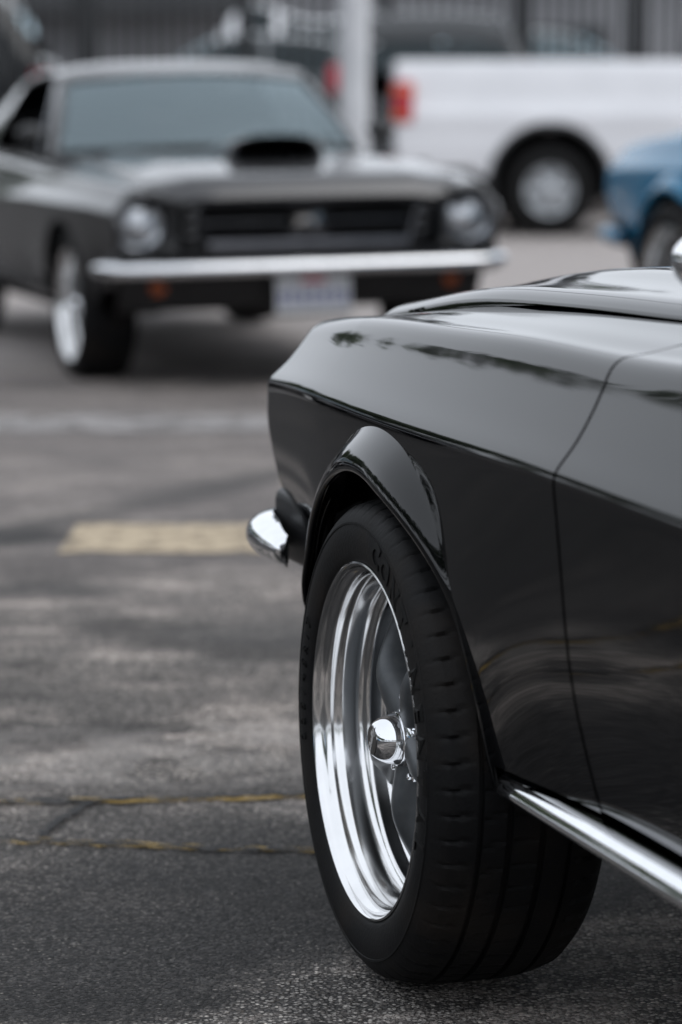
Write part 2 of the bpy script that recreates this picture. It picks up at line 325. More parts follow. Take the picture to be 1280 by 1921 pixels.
# ------------------------------------------------------------------ the coupe (one set of meshes for three cars)
HW = .866                                                # half width, offsets are measured inwards (negative) from here
c_off = nspline([-3.85, -3.3, -2.743, -2., -1.2, -.6, -.3, 0, .3, .5, .72], [-.11, -.035, -.005, 0, 0, 0, -.004, -.012, -.030, -.048, -.072])
k_z = nspline([-3.85, -2.7, -1.7, -.95, -.6, 0, .4, .72], [.745, .735, .712, .714, .722, .722, .718, .705])
r_z = nspline([-3.85, -2.7, -1.7, -1.2, -.6, -.3, -.1, .24, .66, .72], [.86, .89, .872, .862, .842, .840, .834, .822, .794, .788])
g_f = nspline([-.75, -.6, -.45, -.24, 0, .26, .55, .72], [.872, .868, .864, .860, .853, .839, .803, .783])
g_d = nspline([-3.85, -3.3, -2.7, -1.75, -1.2, -.6], [.885, .915, .925, .905, .890, .868])
yf_z = nspline([.28, .36, .42, .445, .465, .487, .51, .53, .577, .65, .705, .76, .80, .95], [.49, .50, .520, .545, .580, .616, .644, .670, .705, .722, .700, .690, .670, .670])
low_off = nspline([.285, .335, .40, .48, .60, .68, .725, .76], [-.100, -.072, -.050, -.030, -.014, -.006, -.001, .002])
tuck = nspline([-3.85, -3.3, -2.74, -2.1, -1.0, -.66, -.56, -.36, 0, .36, .5, .72], [1, .8, .5, .9, 1, 1, .9, .5, .45, .6, .9, 1.05])      # less tuck-under beside the wheels
def lower_off(y, z): return float(c_off(y) + low_off(z) * tuck(y))
def section_upper(y, n, io, g):
    k, r = float(k_z(y)), float(r_z(y)); kk = k
    base = [(0, 0), (-.0190, .180), (-.0375, .425), (-.0510, .645), (-.0592, .805), (-.0658, .932)]
    o0 = low_off(k)
    p = [(a + o0 * (1 - t), kk + t * (r - .006 - kk)) for a, t in base] + [(-.079, r - .0015), (-.099, r + .0020), (-.140, r + .32 * (g - r) + .0015), (-.18, r + .64 * (g - r) + .0008), (io, g)]
    return curve_pts(p, n) + np.array([float(c_off(y)), 0])
def front_y(y, z, y0=.36):
    return y if y < y0 else y0 + (y - y0) * (float(yf_z(z)) - y0) / (.70 - y0)
ARCH = .350
def side_panel(ys, zb, io, gfun, n1=20, n2=34, flange0=True, flange1=True, front=False):
    P = []
    for y in ys:
        k = float(k_z(y)); z0 = zb(y); c = []
        for z in np.r_[np.linspace(z0, k - .050, n1 - 6), k - np.array([.036, .026, .018, .012, .007, .003])]: c.append((lower_off(y, z), z))
        for o, z in section_upper(y, n2, io, float(gfun(y)))[0:]: c.append((o, z))
        c = np.array(c); q = c.copy()
        for _ in range(7):
            w_ = np.clip(1 - np.abs(np.arange(len(c)) - n1 + .5) / 7, 0, 1)[1:-1, None] * .5
            q[1:-1] = q[1:-1] * (1 - w_) + w_ * .5 * (q[:-2] + q[2:])
        c = q
        P.append([(-(HW + o), front_y(y, z) if front else y, z) for o, z in c] + [(-(HW + c[-1][0]) , front_y(y, c[-1][1]) if front else y, c[-1][1] - .03)])
    P = np.array(P)
    def inward(colm, dy):
        q = colm.copy(); q[:, 0] += .028 * np.clip((.86 - q[:, 2]) / .05, 0, 1); q[:, 2] -= .02 * np.clip((q[:, 2] - .79) / .04, 0, 1); q[:, 1] += dy; return q
    cols = list(P)
    if flange0: cols = [inward(P[0], 0.0005)] + cols
    if flange1 and not front: cols = cols + [inward(P[-1], -.0005)]
    if front:                                            # rolled lip round the lamp bucket
        e = P[-1]; ctr = np.array([-.675, 0, .655])
        def ins(a, dy):
            q = e.copy(); d = q - ctr; d[:, 1] = 0; L_ = np.linalg.norm(d, axis=1)[:, None]; q = q - d / L_ * a; q[:, 1] = e[:, 1] + dy; return q
        cols = cols + [ins(.0025, .008), ins(.008, .0160), ins(.016, .0205), ins(.025, .0205), ins(.031, .014), ins(.033, -.02)]
    return np.array(cols)
PARTS = []                                               # (name, mesh, material key, parent index, matrix, flag)
def part(name, me, mat, parent=None, matrix=None, flag=None, label=None):
    PARTS.append((name, me, mat, parent, matrix, flag, label)); return len(PARTS) - 1
def both(name, me, mat, parent=None, flag=None, parent_r=None):
    a = part(name, me, mat, parent, None, flag); b = part(name, mirror_mesh(me, name), mat, parent if parent_r is None else parent_r, None, flag); return a, b

# fender
th = np.linspace(-math.pi / 2, math.pi / 2, 61)
ys = np.unique(np.round(np.r_[np.linspace(-.612, -ARCH - .004, 14), ARCH * np.sin(th), np.linspace(ARCH + .004, .70, 34)], 5))
def zb_f(y):
    if abs(y) <= ARCH: return max(.31 + math.sqrt(max(ARCH**2 - y * y, 0)), .31)
    return .352 if y < 0 else .34 + .06 * min(1, (y - ARCH) / .2)
P = side_panel(ys, zb_f, -.214, g_f, front=True)
FRONT_EDGE = P[-7][:-1]                                  # outline of the lamp end, left side
fender = both('front_fender', MB().grid(P).mesh('front_fender', sharp=50), 'paint')
# door
P = side_panel(np.r_[-.6185, -.625, np.linspace(-.65, -1.72, 40), -1.738], lambda y: .356, -.150, g_d)
door = both('door', MB().grid(P[::-1]).mesh('door', sharp=50), 'paint')
# quarter
RW = -2.743
ys = np.unique(np.round(np.r_[np.linspace(-3.80, RW - ARCH - .004, 24), RW + ARCH * np.sin(th), np.linspace(RW + ARCH + .004, -1.7445, 14)], 5))
def zb_q(y):
    d = y - RW
    if abs(d) <= ARCH: return .31 + math.sqrt(max(ARCH**2 - d * d, 0))
    return .34 if d > 0 else .34 + .10 * min(1, (-d - ARCH) / .6)
P = side_panel(ys, zb_q, -.150, g_d)
quarter = both('quarter_panel', MB().grid(P).mesh('quarter_panel', sharp=50), 'paint')
# rocker and its bright trim
P = []
for y in np.linspace(-.372, -2.36, 40):
    P.append([(-(HW + lower_off(y, .352) - .020), y, .356), (-(HW + lower_off(y, .350) - .002), y, .3435), (-(HW + lower_off(y, .335)), y, .335), (-(HW - .082), y, .31), (-(HW - .100), y, .293), (-(HW - .118), y, .288), (-(HW - .30), y, .280)])
P = np.array(P); P = np.concatenate([P[:1] + [.06, .004, 0], P, P[-1:] + [.06, -.004, 0]])
rocker = both('rocker_panel', MB().grid(P).mesh('rocker_panel', sharp=60), 'paint')
P = []
prof = [(-.070, .3475), (-.056, .3472), (-.047, .3435), (-.0405, .3385), (-.0385, .3350), (-.0405, .3320), (-.0385, .3285), (-.0365, .3235), (-.0375, .3185), (-.043, .3150), (-.056, .3135), (-.085, .3130)]
for i, y in enumerate(np.r_[-.352, -.356, -.362, -.375, np.linspace(-.42, -2.30, 30), -2.335, -2.34]):
    sgrow = [.55, .85, .97, 1.][i] if i < 4 else 1.
    P.append([(-(HW + (o if 0 < j < len(prof) - 1 else o) * 1 - (1 - sgrow) * .02), y, .3305 + (z - .3305) * sgrow) for j, (o, z) in enumerate(prof)])
P = np.array(P); cap0 = P[:1].copy(); cap0[:, :, 0] += .03; cap1 = P[-1:].copy(); cap1[:, :, 0] += .03
both('rocker_trim', MB().grid(np.concatenate([cap0, P, cap1])).mesh('rocker_trim', sharp=55), 'chrome', rocker[0], 'sill_trim', rocker[1])
# arch flares
def flare(yc, base_r, lip):
    P = []
    for a in np.linspace(R(-2), R(178), 84):
        e = min(1, (a - R(-2)) / R(30), (R(147) - a) / R(44)); e = max(0, e); e = e * e * (3 - 2 * e)
        ca, sa = math.cos(a), math.sin(a); rowp = []
        rb = ARCH + .004 + (base_r - ARCH) * (.10 + .90 * e)
        for t in np.linspace(0, 1, 13):                  # convex roll from the body out to the lip
            r = rb + (.343 - rb) * t; y, z = yc + r * ca, .31 + r * sa
            zc = min(z, float(k_z(y)) - .004)
            body = lower_off(y, max(zc, .30)) if yc == 0 else lower_off(y, max(zc, .30))
            if z > zc: body -= (z - zc) * .6
            lift = lip * (math.sin(t * math.pi / 2) ** 1.15) * (.02 + .98 * e)
            tb = t * e; off = (body - .0015 * (1 - t)) * (1 - tb) + max(body, float(c_off(y)) - .012) * tb + lift
            rowp.append((-(HW + off), y, z))
        x, y, z = rowp[-1]
        for dr, dx in ((-.003, .003), (-.0035, .008), (.003, .012), (.012, .03), (.02, .075)):
            r = .343 + dr; rowp.append((x + dx, yc + r * ca, .31 + r * sa))
        P.append(rowp)
    return MB().grid(P, flip=False).mesh('fender_flare', sharp=65)
both('fender_flare', flare(0, .394, .037), 'paint', fender[0], 'flare', fender[1])
both('fender_flare', flare(RW, .394, .034), 'paint', quarter[0], 'flare', quarter[1])
# wheel wells and floor
def well(yc):
    mb = MB(); P = []
    for a in np.linspace(R(-6), R(186), 40):
        P.append([(-(HW - x), yc + .356 * math.cos(a), max(.285, .31 + .356 * math.sin(a))) for x in (.105, .2, .34)])
    mb.grid(P)
    n0 = len(mb.v); ring = [p[-1] for p in P]; mb.add(ring, [tuple(range(len(ring)))])
    return mb.mesh('wheel_well', sharp=40)
both('wheel_well', well(0), 'underbody_black'); both('wheel_well', well(RW), 'underbody_black')
mb = MB(); mb.box((-.52, -3.6, .315), (.52, .56, .40)); mb.box((-.74, -2.34, .262), (.74, -.40, .30)); part('floor_pan', mb.mesh('floor_pan', smooth=False), 'underbody_black')
# hood
hx = nspline([0, .2, .40, .466, .50, .55, .60, .63, .645], [.047, .0465, .045, .041, .034, .0265, .0225, .0160, .0060])
def hood_nose(x): return .700 + .034 * (1 - (abs(x) / .645) ** 2.2)
def hood_z(x, y): return float(g_f(y)) + float(hx(abs(x)))
P = []
xs_ = np.concatenate([-np.array([.646, .645, .643, .638, .63, .615, .60, .575, .55, .525, .50, .48, .466, .44, .40, .3, .2, .1]), [0]]); xs_ = np.r_[xs_, -xs_[:-1][::-1]]
for x in xs_:
    rowp = []; yn = hood_nose(x)
    if abs(x) >= .6455:
        for s in np.r_[np.linspace(0, .85, 30), np.linspace(.88, 1, 10)]: y = -.655 + (yn + .655) * s; rowp.append((x, y, hood_z(.645, y) - .0035 - .012 * min(1, max(0, (y + .02) / .35)) - .078 * max(0, (y - yn + .115) / .115) ** 2.4))
    else:
        for s in np.r_[np.linspace(0, .85, 30), np.linspace(.88, 1, 10)]:
            y = -.655 + (yn + .655) * s; rowp.append((x, y, hood_z(x, y) - .078 * max(0, (y - yn + .115) / .115) ** 2.4))
    x1, y1, z1 = rowp[-1]; rowp.append((x1, y1 - .012, z1 - .012)); rowp.append((x1, y1 - .06, z1 - .010))
    x0, y0, z0 = rowp[0]; rowp = [(x0, y0 + .002, z0 - .03)] + rowp
    P.append(rowp)
hood = part('hood', MB().grid(P).mesh('hood', sharp=50), 'paint')
P = [[(x, y, float(g_f(y)) - .012) for y in np.linspace(-.64, .62, 20)] for x in np.linspace(-.66, .66, 9)]
part('hood_gap_shade', MB().grid(P).mesh('hood_gap_shade', sharp=None), 'underbody_black', hood)  # black sheet standing in for the shade inside the hood gap
# cowl panel between hood and windscreen
def wind_base(x): return (-.80 + .12 * (1 - (abs(x) / .68) ** 2), .905 + .020 * (1 - (abs(x) / .68) ** 2))
P = []
for x in np.linspace(-.71, .71, 29):
    yb, zbv = wind_base(min(abs(x), .68)); y0 = -.662
    z0 = float(g_f(-.65)) + float(hx(min(abs(x), .64)))
    P.append([(x, y0 + .001, z0 - .03)] + [(x, y0 + (yb - .03 - y0) * t, z0 - .004 + (zbv - z0 + .002) * t) for t in np.linspace(0, 1, 6)])
part('cowl', MB().grid(P).mesh('cowl', sharp=50), 'paint')
# lamp bezels: polar loft from the round lamp out to the end of the fender
def poly_ray(poly, c, a):
    d = np.array([math.cos(a), math.sin(a)]); best = None
    for i in range(len(poly)):
        p, q = poly[i], poly[(i + 1) % len(poly)]; e = q - p; den = d[0] * e[1] - d[1] * e[0]
        if abs(den) < 1e-9: continue
        w = p - c; t = (w[0] * e[1] - w[1] * e[0]) / den; s = (w[0] * d[1] - w[1] * d[0]) / den
        if t > 0 and -1e-6 <= s <= 1 + 1e-6 and (best is None or t > best): best = t
    return best
fe = FRONT_EDGE; sel = fe[(fe[:, 2] > .525)]
outl = [np.array([p[0], p[2]]) for p in sel]; outl += [np.array([-.60, .776]), np.array([-.505, .768]), np.array([-.500, .74]), np.array([-.500, .56]), np.array([-.52, .53])]
ctr = np.array([-.678, .650]); P = []
for a in np.linspace(0, 2 * math.pi, 72, endpoint=False):
    ro = poly_ray(outl, ctr, a) - .030; d = np.array([math.cos(a), math.sin(a)]); rr = []
    for t, yy in ((1, .700), (.98, .712), (.9, .712), (.55, .700), (.2, .672), (.0, .655)):
        r = .098 + (ro - .098) * t; q = ctr + d * r; rr.append((q[0], yy + .006, q[1]))
    q = ctr + d * .094; rr.append((q[0], .60, q[1])); P.append(rr)
bez = both('lamp_bezel', MB().grid(P, close_u=True).mesh('lamp_bezel', sharp=40), 'black_trim')
P = []
for a in np.linspace(0, 2 * math.pi, 40, endpoint=False): P.append([(ctr[0] + r * math.cos(a), y, ctr[1] + r * math.sin(a)) for r, y in ((.099, .655), (.099, .668), (.093, .672), (.089, .664), (.089, .655))])
both('lamp_ring', MB().grid(P, close_u=True).mesh('lamp_ring'), 'chrome', bez[0], None, bez[1])
P = []
for a in np.linspace(0, 2 * math.pi, 40, endpoint=False): P.append([(ctr[0] + r * math.cos(a), .655 + .028 * (1 - (r / .089) ** 2), ctr[1] + r * math.sin(a)) for r in (.0895, .075, .06, .045, .03, .015, .001)])
both('headlight', MB().grid(P, close_u=True).mesh('headlight'), 'lamp_glass', bez[0], None, bez[1])
# gills beside the grille
for i in range(3):
    mb = MB(); mb.box((-.500, .64, .585 + i * .048), (-.445, .705 - .012 * (2 - i), .617 + i * .048), .008); both('gill', mb.mesh('gill'), 'paint')
# grille: honeycomb back, frame, bars, emblem
mb = MB(); gx, gz0, gz1 = .44, .565, .722
for ix in range(-22, 23):
    for iz in range(0, 9):
        x = ix * .0205; z = gz0 + .008 + iz * .0178 + (.0089 if ix % 2 else 0)
        if z > gz1 - .004 or abs(x) > gx - .012 - .03 * (gz1 - z) / .16: continue
        ring = [(x + .0122 * math.cos(t), .635, z + .0102 * math.sin(t)) for t in np.linspace(0, 2 * math.pi, 6, endpoint=False)]; ring2 = [(p[0], .612, p[2]) for p in ring]; rin = [(x + .0095 * math.cos(t), .637, z + .0076 * math.sin(t)) for t in np.linspace(0, 2 * math.pi, 6, endpoint=False)]
        mb.grid([ring2, ring, rin, [(p[0], .612, p[2]) for p in rin]], close_v=True)
mb.box((-.47, .600, .545), (.47, .611, .745))
gr = part('grille', mb.mesh('grille', smooth=False), 'black_trim')
def loop_tube(pts, r, n=8): return MB().tube(pts + [pts[0], pts[1]], r, n, caps=False)
fr = [(-.445, .70, .735), (0, .715, .738), (.445, .70, .735), (.45, .70, .72), (.415, .685, .565), (.40, .685, .555), (0, .70, .552), (-.40, .685, .555), (-.415, .685, .565), (-.45, .70, .72)]
part('grille_frame', loop_tube([Vector(p) for p in fr], .007).mesh('grille_frame'), 'dark_trim', gr)
P = []
for x in np.linspace(-.405, .405, 21): b_ = .012 * (1 - (x / .45) ** 2); P.append([(x, .63, .600), (x, .672 + b_, .594), (x, .688 + b_, .584), (x, .690 + b_, .566), (x, .684 + b_, .560), (x, .63, .560)])
part('grille_sill', MB().grid(P).mesh('grille_sill', sharp=50), 'dark_trim', gr)
horse = [(-.060, .004), (-.052, .014), (-.040, .012), (-.030, .018), (-.010, .016), (.010, .019), (.024, .016), (.034, .026), (.044, .030), (.054, .024), (.061, .016), (.056, .012), (.046, .014), (.040, .006), (.050, -.004), (.061, -.003), (.058, -.010), (.046, -.012), (.032, -.004), (.022, -.016), (.032, -.024), (.028, -.029), (.014, -.020), (.010, -.006), (-.012, -.003), (-.024, -.012), (-.040, -.014), (-.054, -.026), (-.060, -.022), (-.046, -.008), (-.036, -.002), (-.042, .005)]
mb = MB(); n_ = len(horse); mb.add([(-x, .690, .655 + z) for x, z in horse] + [(-x, .682, .655 + z) for x, z in horse], [tuple(range(n_)), tuple(range(2 * n_ - 1, n_ - 1, -1))] + [(i, (i + 1) % n_, n_ + (i + 1) % n_, n_ + i) for i in range(n_)])
em = part('emblem', mb.mesh('emblem', smooth=False), 'chrome', gr)
mb = MB(); cr_ = [(-.085, .668, .700), (.085, .668, .700), (.075, .668, .610), (-.075, .668, .610)]
loop = [Vector(p) for p in cr_]; mb = loop_tube(loop, .005); mb.box((-.42, .655, .650), (-.085, .664, .658)); mb.box((.085, .655, .650), (.42, .664, .658))
part('emblem_frame', mb.mesh('emblem_frame', sharp=40), 'dark_trim', gr)
# panel under the grille, valance, bumper
P = []
for x in np.linspace(-.745, .745, 33):
    b_ = .03 * (1 - (x / .8) ** 2); e = max(0, (abs(x) - .6) / .2) ** 2 * .05
    P.append([(x, .60, .556), (x, .688 + b_ - e, .552), (x, .705 + b_ - e, .545), (x, .705 + b_ - e, .53), (x, .68 + b_ - e, .49), (x, .655 + b_ - e, .45), (x, .63 + b_ - e * 1.6, .39), (x, .59 + b_ - e * 1.6, .322), (x, .53, .305)])
val = part('front_valance', MB().grid(P).mesh('front_valance', sharp=40), 'black_trim')
path = [(0, .800), (.25, .797), (.5, .788), (.66, .772), (.745, .748), (.795, .712), (.820, .660), (.828, .600), (.828, .55), (.825, .505)]
pp = curve_pts(path, 46)
pf = [(-.026 + .044 * math.cos(t) ** .9, .031 * math.sin(t)) for t in np.linspace(-1.5, 1.5, 13)] + [(-.030, .020), (-.030, -.020)]
def bumper_row(x, y, nx, ny, s):
    top = 1 - .42 * max(0, min(1, (.62 - y) / .115)) if x > .7 else 1.
    e_ = max(0, min(1, (.60 - y) / .09)) if x > .7 else 0.
    return [(x + nx * (o if o > .0 else o * (1 - .8 * e_) ), y + ny * o * (1 - e_), .482 + z * (top if z > 0 else 1 - .15 * (1 - top))) for o, z in pf]
full = []
dd = np.gradient(pp, axis=0); dd /= np.linalg.norm(dd, axis=1)[:, None]
rows = [bumper_row(pp[i, 0], pp[i, 1], -dd[i, 1], dd[i, 0], 1) for i in range(len(pp))]
left = [[(-x, y, z) for x, y, z in rw] for rw in rows[::-1]]
endr = [(x, y, z) for x, y, z in rows[-1]]; 
full = left[:-1] + rows
def shrink(rw, k, dy): c0 = np.mean(rw, axis=0); return [tuple(c0 + (np.array(p) - c0) * k + np.array([0, dy, 0])) for p in rw]
bump = part('front_bumper', MB().grid([shrink(full[0], .02, -.006), shrink(full[0], .6, -.005), shrink(full[0], .9, -.0025)] + full + [shrink(full[-1], .9, -.0025), shrink(full[-1], .6, -.005), shrink(full[-1], .02, -.006)], close_v=True).mesh('front_bumper', sharp=60), 'bumper')
both('splash_panel', MB().box((-.785, .47, .440), (-.45, .705, .548), .02).mesh('splash_panel'), 'black_trim', bump)
both('bumper_iron', MB().box((-.52, .60, .47), (-.44, .79, .505), .004).mesh('bumper_iron'), 'underbody_black', bump)
P = []
for a in np.linspace(0, 2 * math.pi, 28, endpoint=False): P.append([(-.60 + r * math.cos(a), .63 + d, .412 + r * math.sin(a)) for r, d in ((.036, -.02), (.036, .022), (.033, .028), (.028, .026), (.016, .032), (.001, .034))])
both('turn_lamp', MB().grid(P, close_u=True).mesh('turn_lamp'), 'amber_lens', val)
# number plate with blurred, unreadable characters
mb = MB(); mb.box((-.152, .742, .300), (.152, .746, .440), .0); plate = part('number_plate', mb.mesh('number_plate', smooth=False), 'plate_white', None, None, 'plate', 'white number plate with red heading and blue characters')
mb = MB(); mb.box((-.05, .7462, .415), (.05, .7475, .432)); part('plate_heading', mb.mesh('plate_heading', smooth=False), 'plate_red', plate, None, 'plate')
mb = MB()
for i in range(7):
    x = -.126 + i * .042; mb.box((x - .013, .7462, .325), (x - .005, .7475, .392)); mb.box((x + .005, .7462, .325), (x + .013, .7475, .392)); mb.box((x - .005, .7462, (.38 if i % 2 else .352)), (x + .005, .7475, (.392 if i % 2 else .364)))
part('plate_characters', mb.mesh('plate_characters', smooth=False), 'plate_blue', plate, None, 'plate')
mb = MB(); mb.box((-.155, .71, .285), (.155, .741, .46), .003); part('plate_bracket', mb.mesh('plate_bracket'), 'black_trim', bump, None, 'plate')
# ---- greenhouse
def lerp(a, b, t): return np.asarray(a) * (1 - t) + np.asarray(b) * t
def wind_top(x): u = abs(x) / .56; return (-1.20 + .09 * (1 - u * u), 1.200 + .040 * (1 - u ** 2.2))
P = []
for u in np.linspace(-1, 1, 25):
    xb, xt = u * .665, u * .545; yb, zb = wind_base(xb); yt, zt = wind_top(xt); rowp = []
    for t in np.linspace(0, 1, 12): q = lerp((xb, yb, zb), (xt, yt, zt), t); q[2] += .016 * math.sin(math.pi * t); q[1] += .012 * math.sin(math.pi * t); rowp.append(q)
    P.append(rowp)
part('windscreen', MB().grid(P).mesh('windscreen', sharp=None), 'window_glass')
mb = MB(); mb.tube([(p[0][0], p[0][1], p[0][2] + .002) for p in P], .009, 6); mb.tube([tuple(p[-1]) for p in P], .008, 6); part('windscreen_trim', mb.mesh('windscreen_trim'), 'black_trim')
for sx in (-1, 1):
    yb0, zb0 = wind_base(.05); mb = MB(); mb.tube([(sx * .30, -.735, .918), (sx * .30 - .14, -.745, .942), (sx * .30 - .34, -.742, .952)], .006, 6); mb.tube([(sx * .30, -.70, .90), (sx * .30, -.735, .918)], .012, 6); part('wiper', mb.mesh('wiper'), 'black_trim')
roof_c = nspline([-3.42, -3.0, -2.5, -2.0, -1.6, -1.3, -1.1], [.955, 1.055, 1.175, 1.262, 1.296, 1.288, 1.240])
roof_w = nspline([-3.42, -3.0, -2.5, -2.0, -1.6, -1.3, -1.1], [.60, .565, .55, .552, .556, .556, .553])
def roof_row(y, x0=-1, x1=1, n=21):
    w, c = float(roof_w(y)), float(roof_c(y)); rr = []
    for u in np.linspace(x0, x1, n): rr.append((u * w, y if y < -1.25 else y - (y + 1.25) / .15 * .09 * u * u * 1.0, c - .012 * u * u - .036 * abs(u) ** 5))
    return rr
yr = list(np.linspace(-1.10, -2.15, 20)); P = [roof_row(y) for y in yr]
part('roof', MB().grid(P).mesh('roof', sharp=None), 'paint')
P = [roof_row(y, -.80, .80) for y in np.linspace(-2.19, -3.02, 12)]; part('rear_window', MB().grid(P).mesh('rear_window', sharp=None), 'window_glass')
P = [roof_row(y) for y in np.linspace(-3.06, -3.42, 8)]; rd = part('rear_deck', MB().grid(P).mesh('rear_deck', sharp=None), 'paint')
P = [roof_row(y) for y in (-2.15, -2.19)]; part('roof_edge', MB().grid(P).mesh('roof_edge', sharp=None), 'paint')
for s0, s1 in ((-1, -.80), (.80, 1)):
    P = [roof_row(y, s0, s1, 6) for y in np.linspace(-2.19, -3.06, 10)]; part('sail_panel', MB().grid(P).mesh('sail_panel', sharp=None), 'paint')
P = [[(x, -3.42 - .40 * t, .955 - .02 * abs(x / .75) ** 3 - .03 * t - (.02 * t if t > .9 else 0)) for x in np.linspace(-.735, .735, 17)] for t in np.linspace(0, 1, 8)] + [[(x, -3.835, .88) for x in np.linspace(-.735, .735, 17)], [(x, -3.80, .62) for x in np.linspace(-.735, .735, 17)], [(x, -3.80, .44) for x in np.linspace(-.72, .72, 17)], [(x, -3.55, .33) for x in np.linspace(-.72, .72, 17)]]
part('boot_lid', MB().grid(P).mesh('boot_lid', sharp=50), 'paint')
# pillars, side glass and rear side panel (left, mirrored)
def rail(y): w = float(roof_w(max(y, -3.42))); return np.array([-w - .004, y - (.09 * (y + 1.25) / .15 if y > -1.25 else 0), float(roof_c(y)) - .052])
def belt(y): return np.array([-(HW - .152 + float(c_off(y))), y, float(g_d(y)) + .002])
a0 = np.array([-.672, -.81, .90]); a1 = np.array([-.552, -1.20, 1.205])
mb = MB(); P = []
for t in np.linspace(0, 1, 9):
    q = lerp(a0, a1, t) + np.array([0, .012, .016]) * math.sin(math.pi * t); P.append([q + (.018, .004, .003), q + (.006, .012, .014), q + (-.014, .006, .012), q + (-.034, -.03, .0), q + (-.030, -.055, -.006), q + (.01, -.04, -.01)])
mb.grid(P, close_v=True); both('windscreen_pillar', mb.mesh('windscreen_pillar', sharp=60), 'paint')
P = []
for y, yt in ((-.90, -1.24), (-1.05, -1.32), (-1.2, -1.42), (-1.45, -1.55), (-1.75, -1.75), (-2.10, -1.98)):
    b_, t_ = belt(y), rail(yt); P.append([lerp(b_, t_, t) + np.array([-.014 * math.sin(math.pi * t), 0, 0]) for t in np.linspace(0, 1, 7)])
both('side_window', MB().grid(P).mesh('side_window', sharp=None), 'dark_glass', None, 'side_glass')
mb = MB(); mb.tube([rail(y) for y in np.linspace(-1.22, -2.15, 12)], .012, 6); both('roof_rail', mb.mesh('roof_rail'), 'paint')
P = []
for y, yt in ((-2.11, -1.99), (-2.2, -2.08), (-2.32, -2.2), (-2.5, -2.5), (-2.8, -2.8), (-3.1, -3.1), (-3.42, -3.41)):
    b_, t_ = belt(y), rail(yt); t_[2] += .012; P.append([lerp(b_, t_, t) + np.array([-.010 * math.sin(math.pi * t), 0, 0]) for t in np.linspace(0, 1, 7)])
both('rear_side_panel', MB().grid(P).mesh('rear_side_panel', sharp=None), 'paint')
# vent window post
mb = MB(); b_, t_ = belt(-1.02), rail(-1.30); mb.tube([b_, t_], .008, 6); both('vent_post', mb.mesh('vent_post'), 'satin_trim')
# interior
mb = MB(); mb.box((-.66, -1.02, .70), (.66, -.80, .885), .03); part('dashboard', mb.mesh('dashboard'), 'interior_black')
for sx in (-.36, .36):
    mb = MB(); mb.box((sx - .24, -1.95, .40), (sx + .24, -1.45, .60), .05); mb.box((sx - .24, -2.10, .55), (sx + .24, -1.92, 1.02), .06); part('seat', mb.mesh('seat'), 'interior_black')
P = [[(-.36 + (.18 + .013 * math.cos(b)) * math.cos(a), -1.20 + .013 * math.sin(b) - .08 * math.sin(a), .86 + (.18 + .013 * math.cos(b)) * math.sin(a) * .9) for b in np.linspace(0, 2 * math.pi, 8, endpoint=False)] for a in np.linspace(0, 2 * math.pi, 28, endpoint=False)]
mb = MB(); mb.grid(P, close_u=True, close_v=True); mb.tube([(-.36, -.98, .80), (-.36, -1.2, .86)], .025); part('steering_wheel', mb.mesh('steering_wheel'), 'interior_black')
mb = MB(); mb.box((-.09, -1.155, 1.17), (.09, -1.135, 1.215), .008); mb.tube([(0, -1.14, 1.2), (0, -1.13, 1.25)], .006); part('rear_view_mirror', mb.mesh('rear_view_mirror'), 'interior_black')
mb = MB(); mb.box((-.60, -3.3, .30), (.60, -.75, .40)); mb.box((-.60, -2.3, .4), (.60, -2.25, .9)); part('cabin_floor', mb.mesh('cabin_floor', smooth=False), 'interior_black')
mb = MB(); mb.box((-.62, -.68, .36), (.62, -.64, .86)); mb.box((-.50, -.6, .36), (.50, .5, .62)); part('firewall', mb.mesh('firewall', smooth=False), 'underbody_black')
# door mirror: chrome head on a dark stalk (left)
P = []
prof = [(.001, .052), (.018, .048), (.032, .034), (.041, .012), (.044, -.012), (.043, -.026), (.038, -.028), (.001, -.026)]
for a in np.linspace(0, 2 * math.pi, 28, endpoint=False): P.append([(-.752 + r * math.cos(a) * 1.12, -.772 + d, .950 + r * math.sin(a) * .8) for r, d in prof])
mir = part('door_mirror', MB().grid(P, close_u=True).mesh('door_mirror', sharp=50), 'chrome', door[0], None, 'mirror')
mb = MB(); mb.tube([(-.735, -.752, .866), (-.737, -.752, .88), (-.743, -.756, .90), (-.750, -.762, .93)], [.022, .013, .011, .012], 10); part('mirror_stalk', mb.mesh('mirror_stalk'), 'black_trim', door[0], None, 'mirror')
for sx in (-1, 1):                                       # dark bullet mirrors of the far car
    P = []
    for a in np.linspace(0, 2 * math.pi, 20, endpoint=False): P.append([(sx * .79 + r * math.cos(a) * 1.5, -.80 + d, .985 + r * math.sin(a)) for r, d in prof])
    mb = MB().grid(P, close_u=True); mb.tube([(sx * .735, -.80, .87), (sx * .77, -.80, .96)], .012, 8); part('door_mirror', mb.mesh('door_mirror', sharp=50), 'black_trim', door[0 if sx < 0 else 1], None, 'dark_mirror')
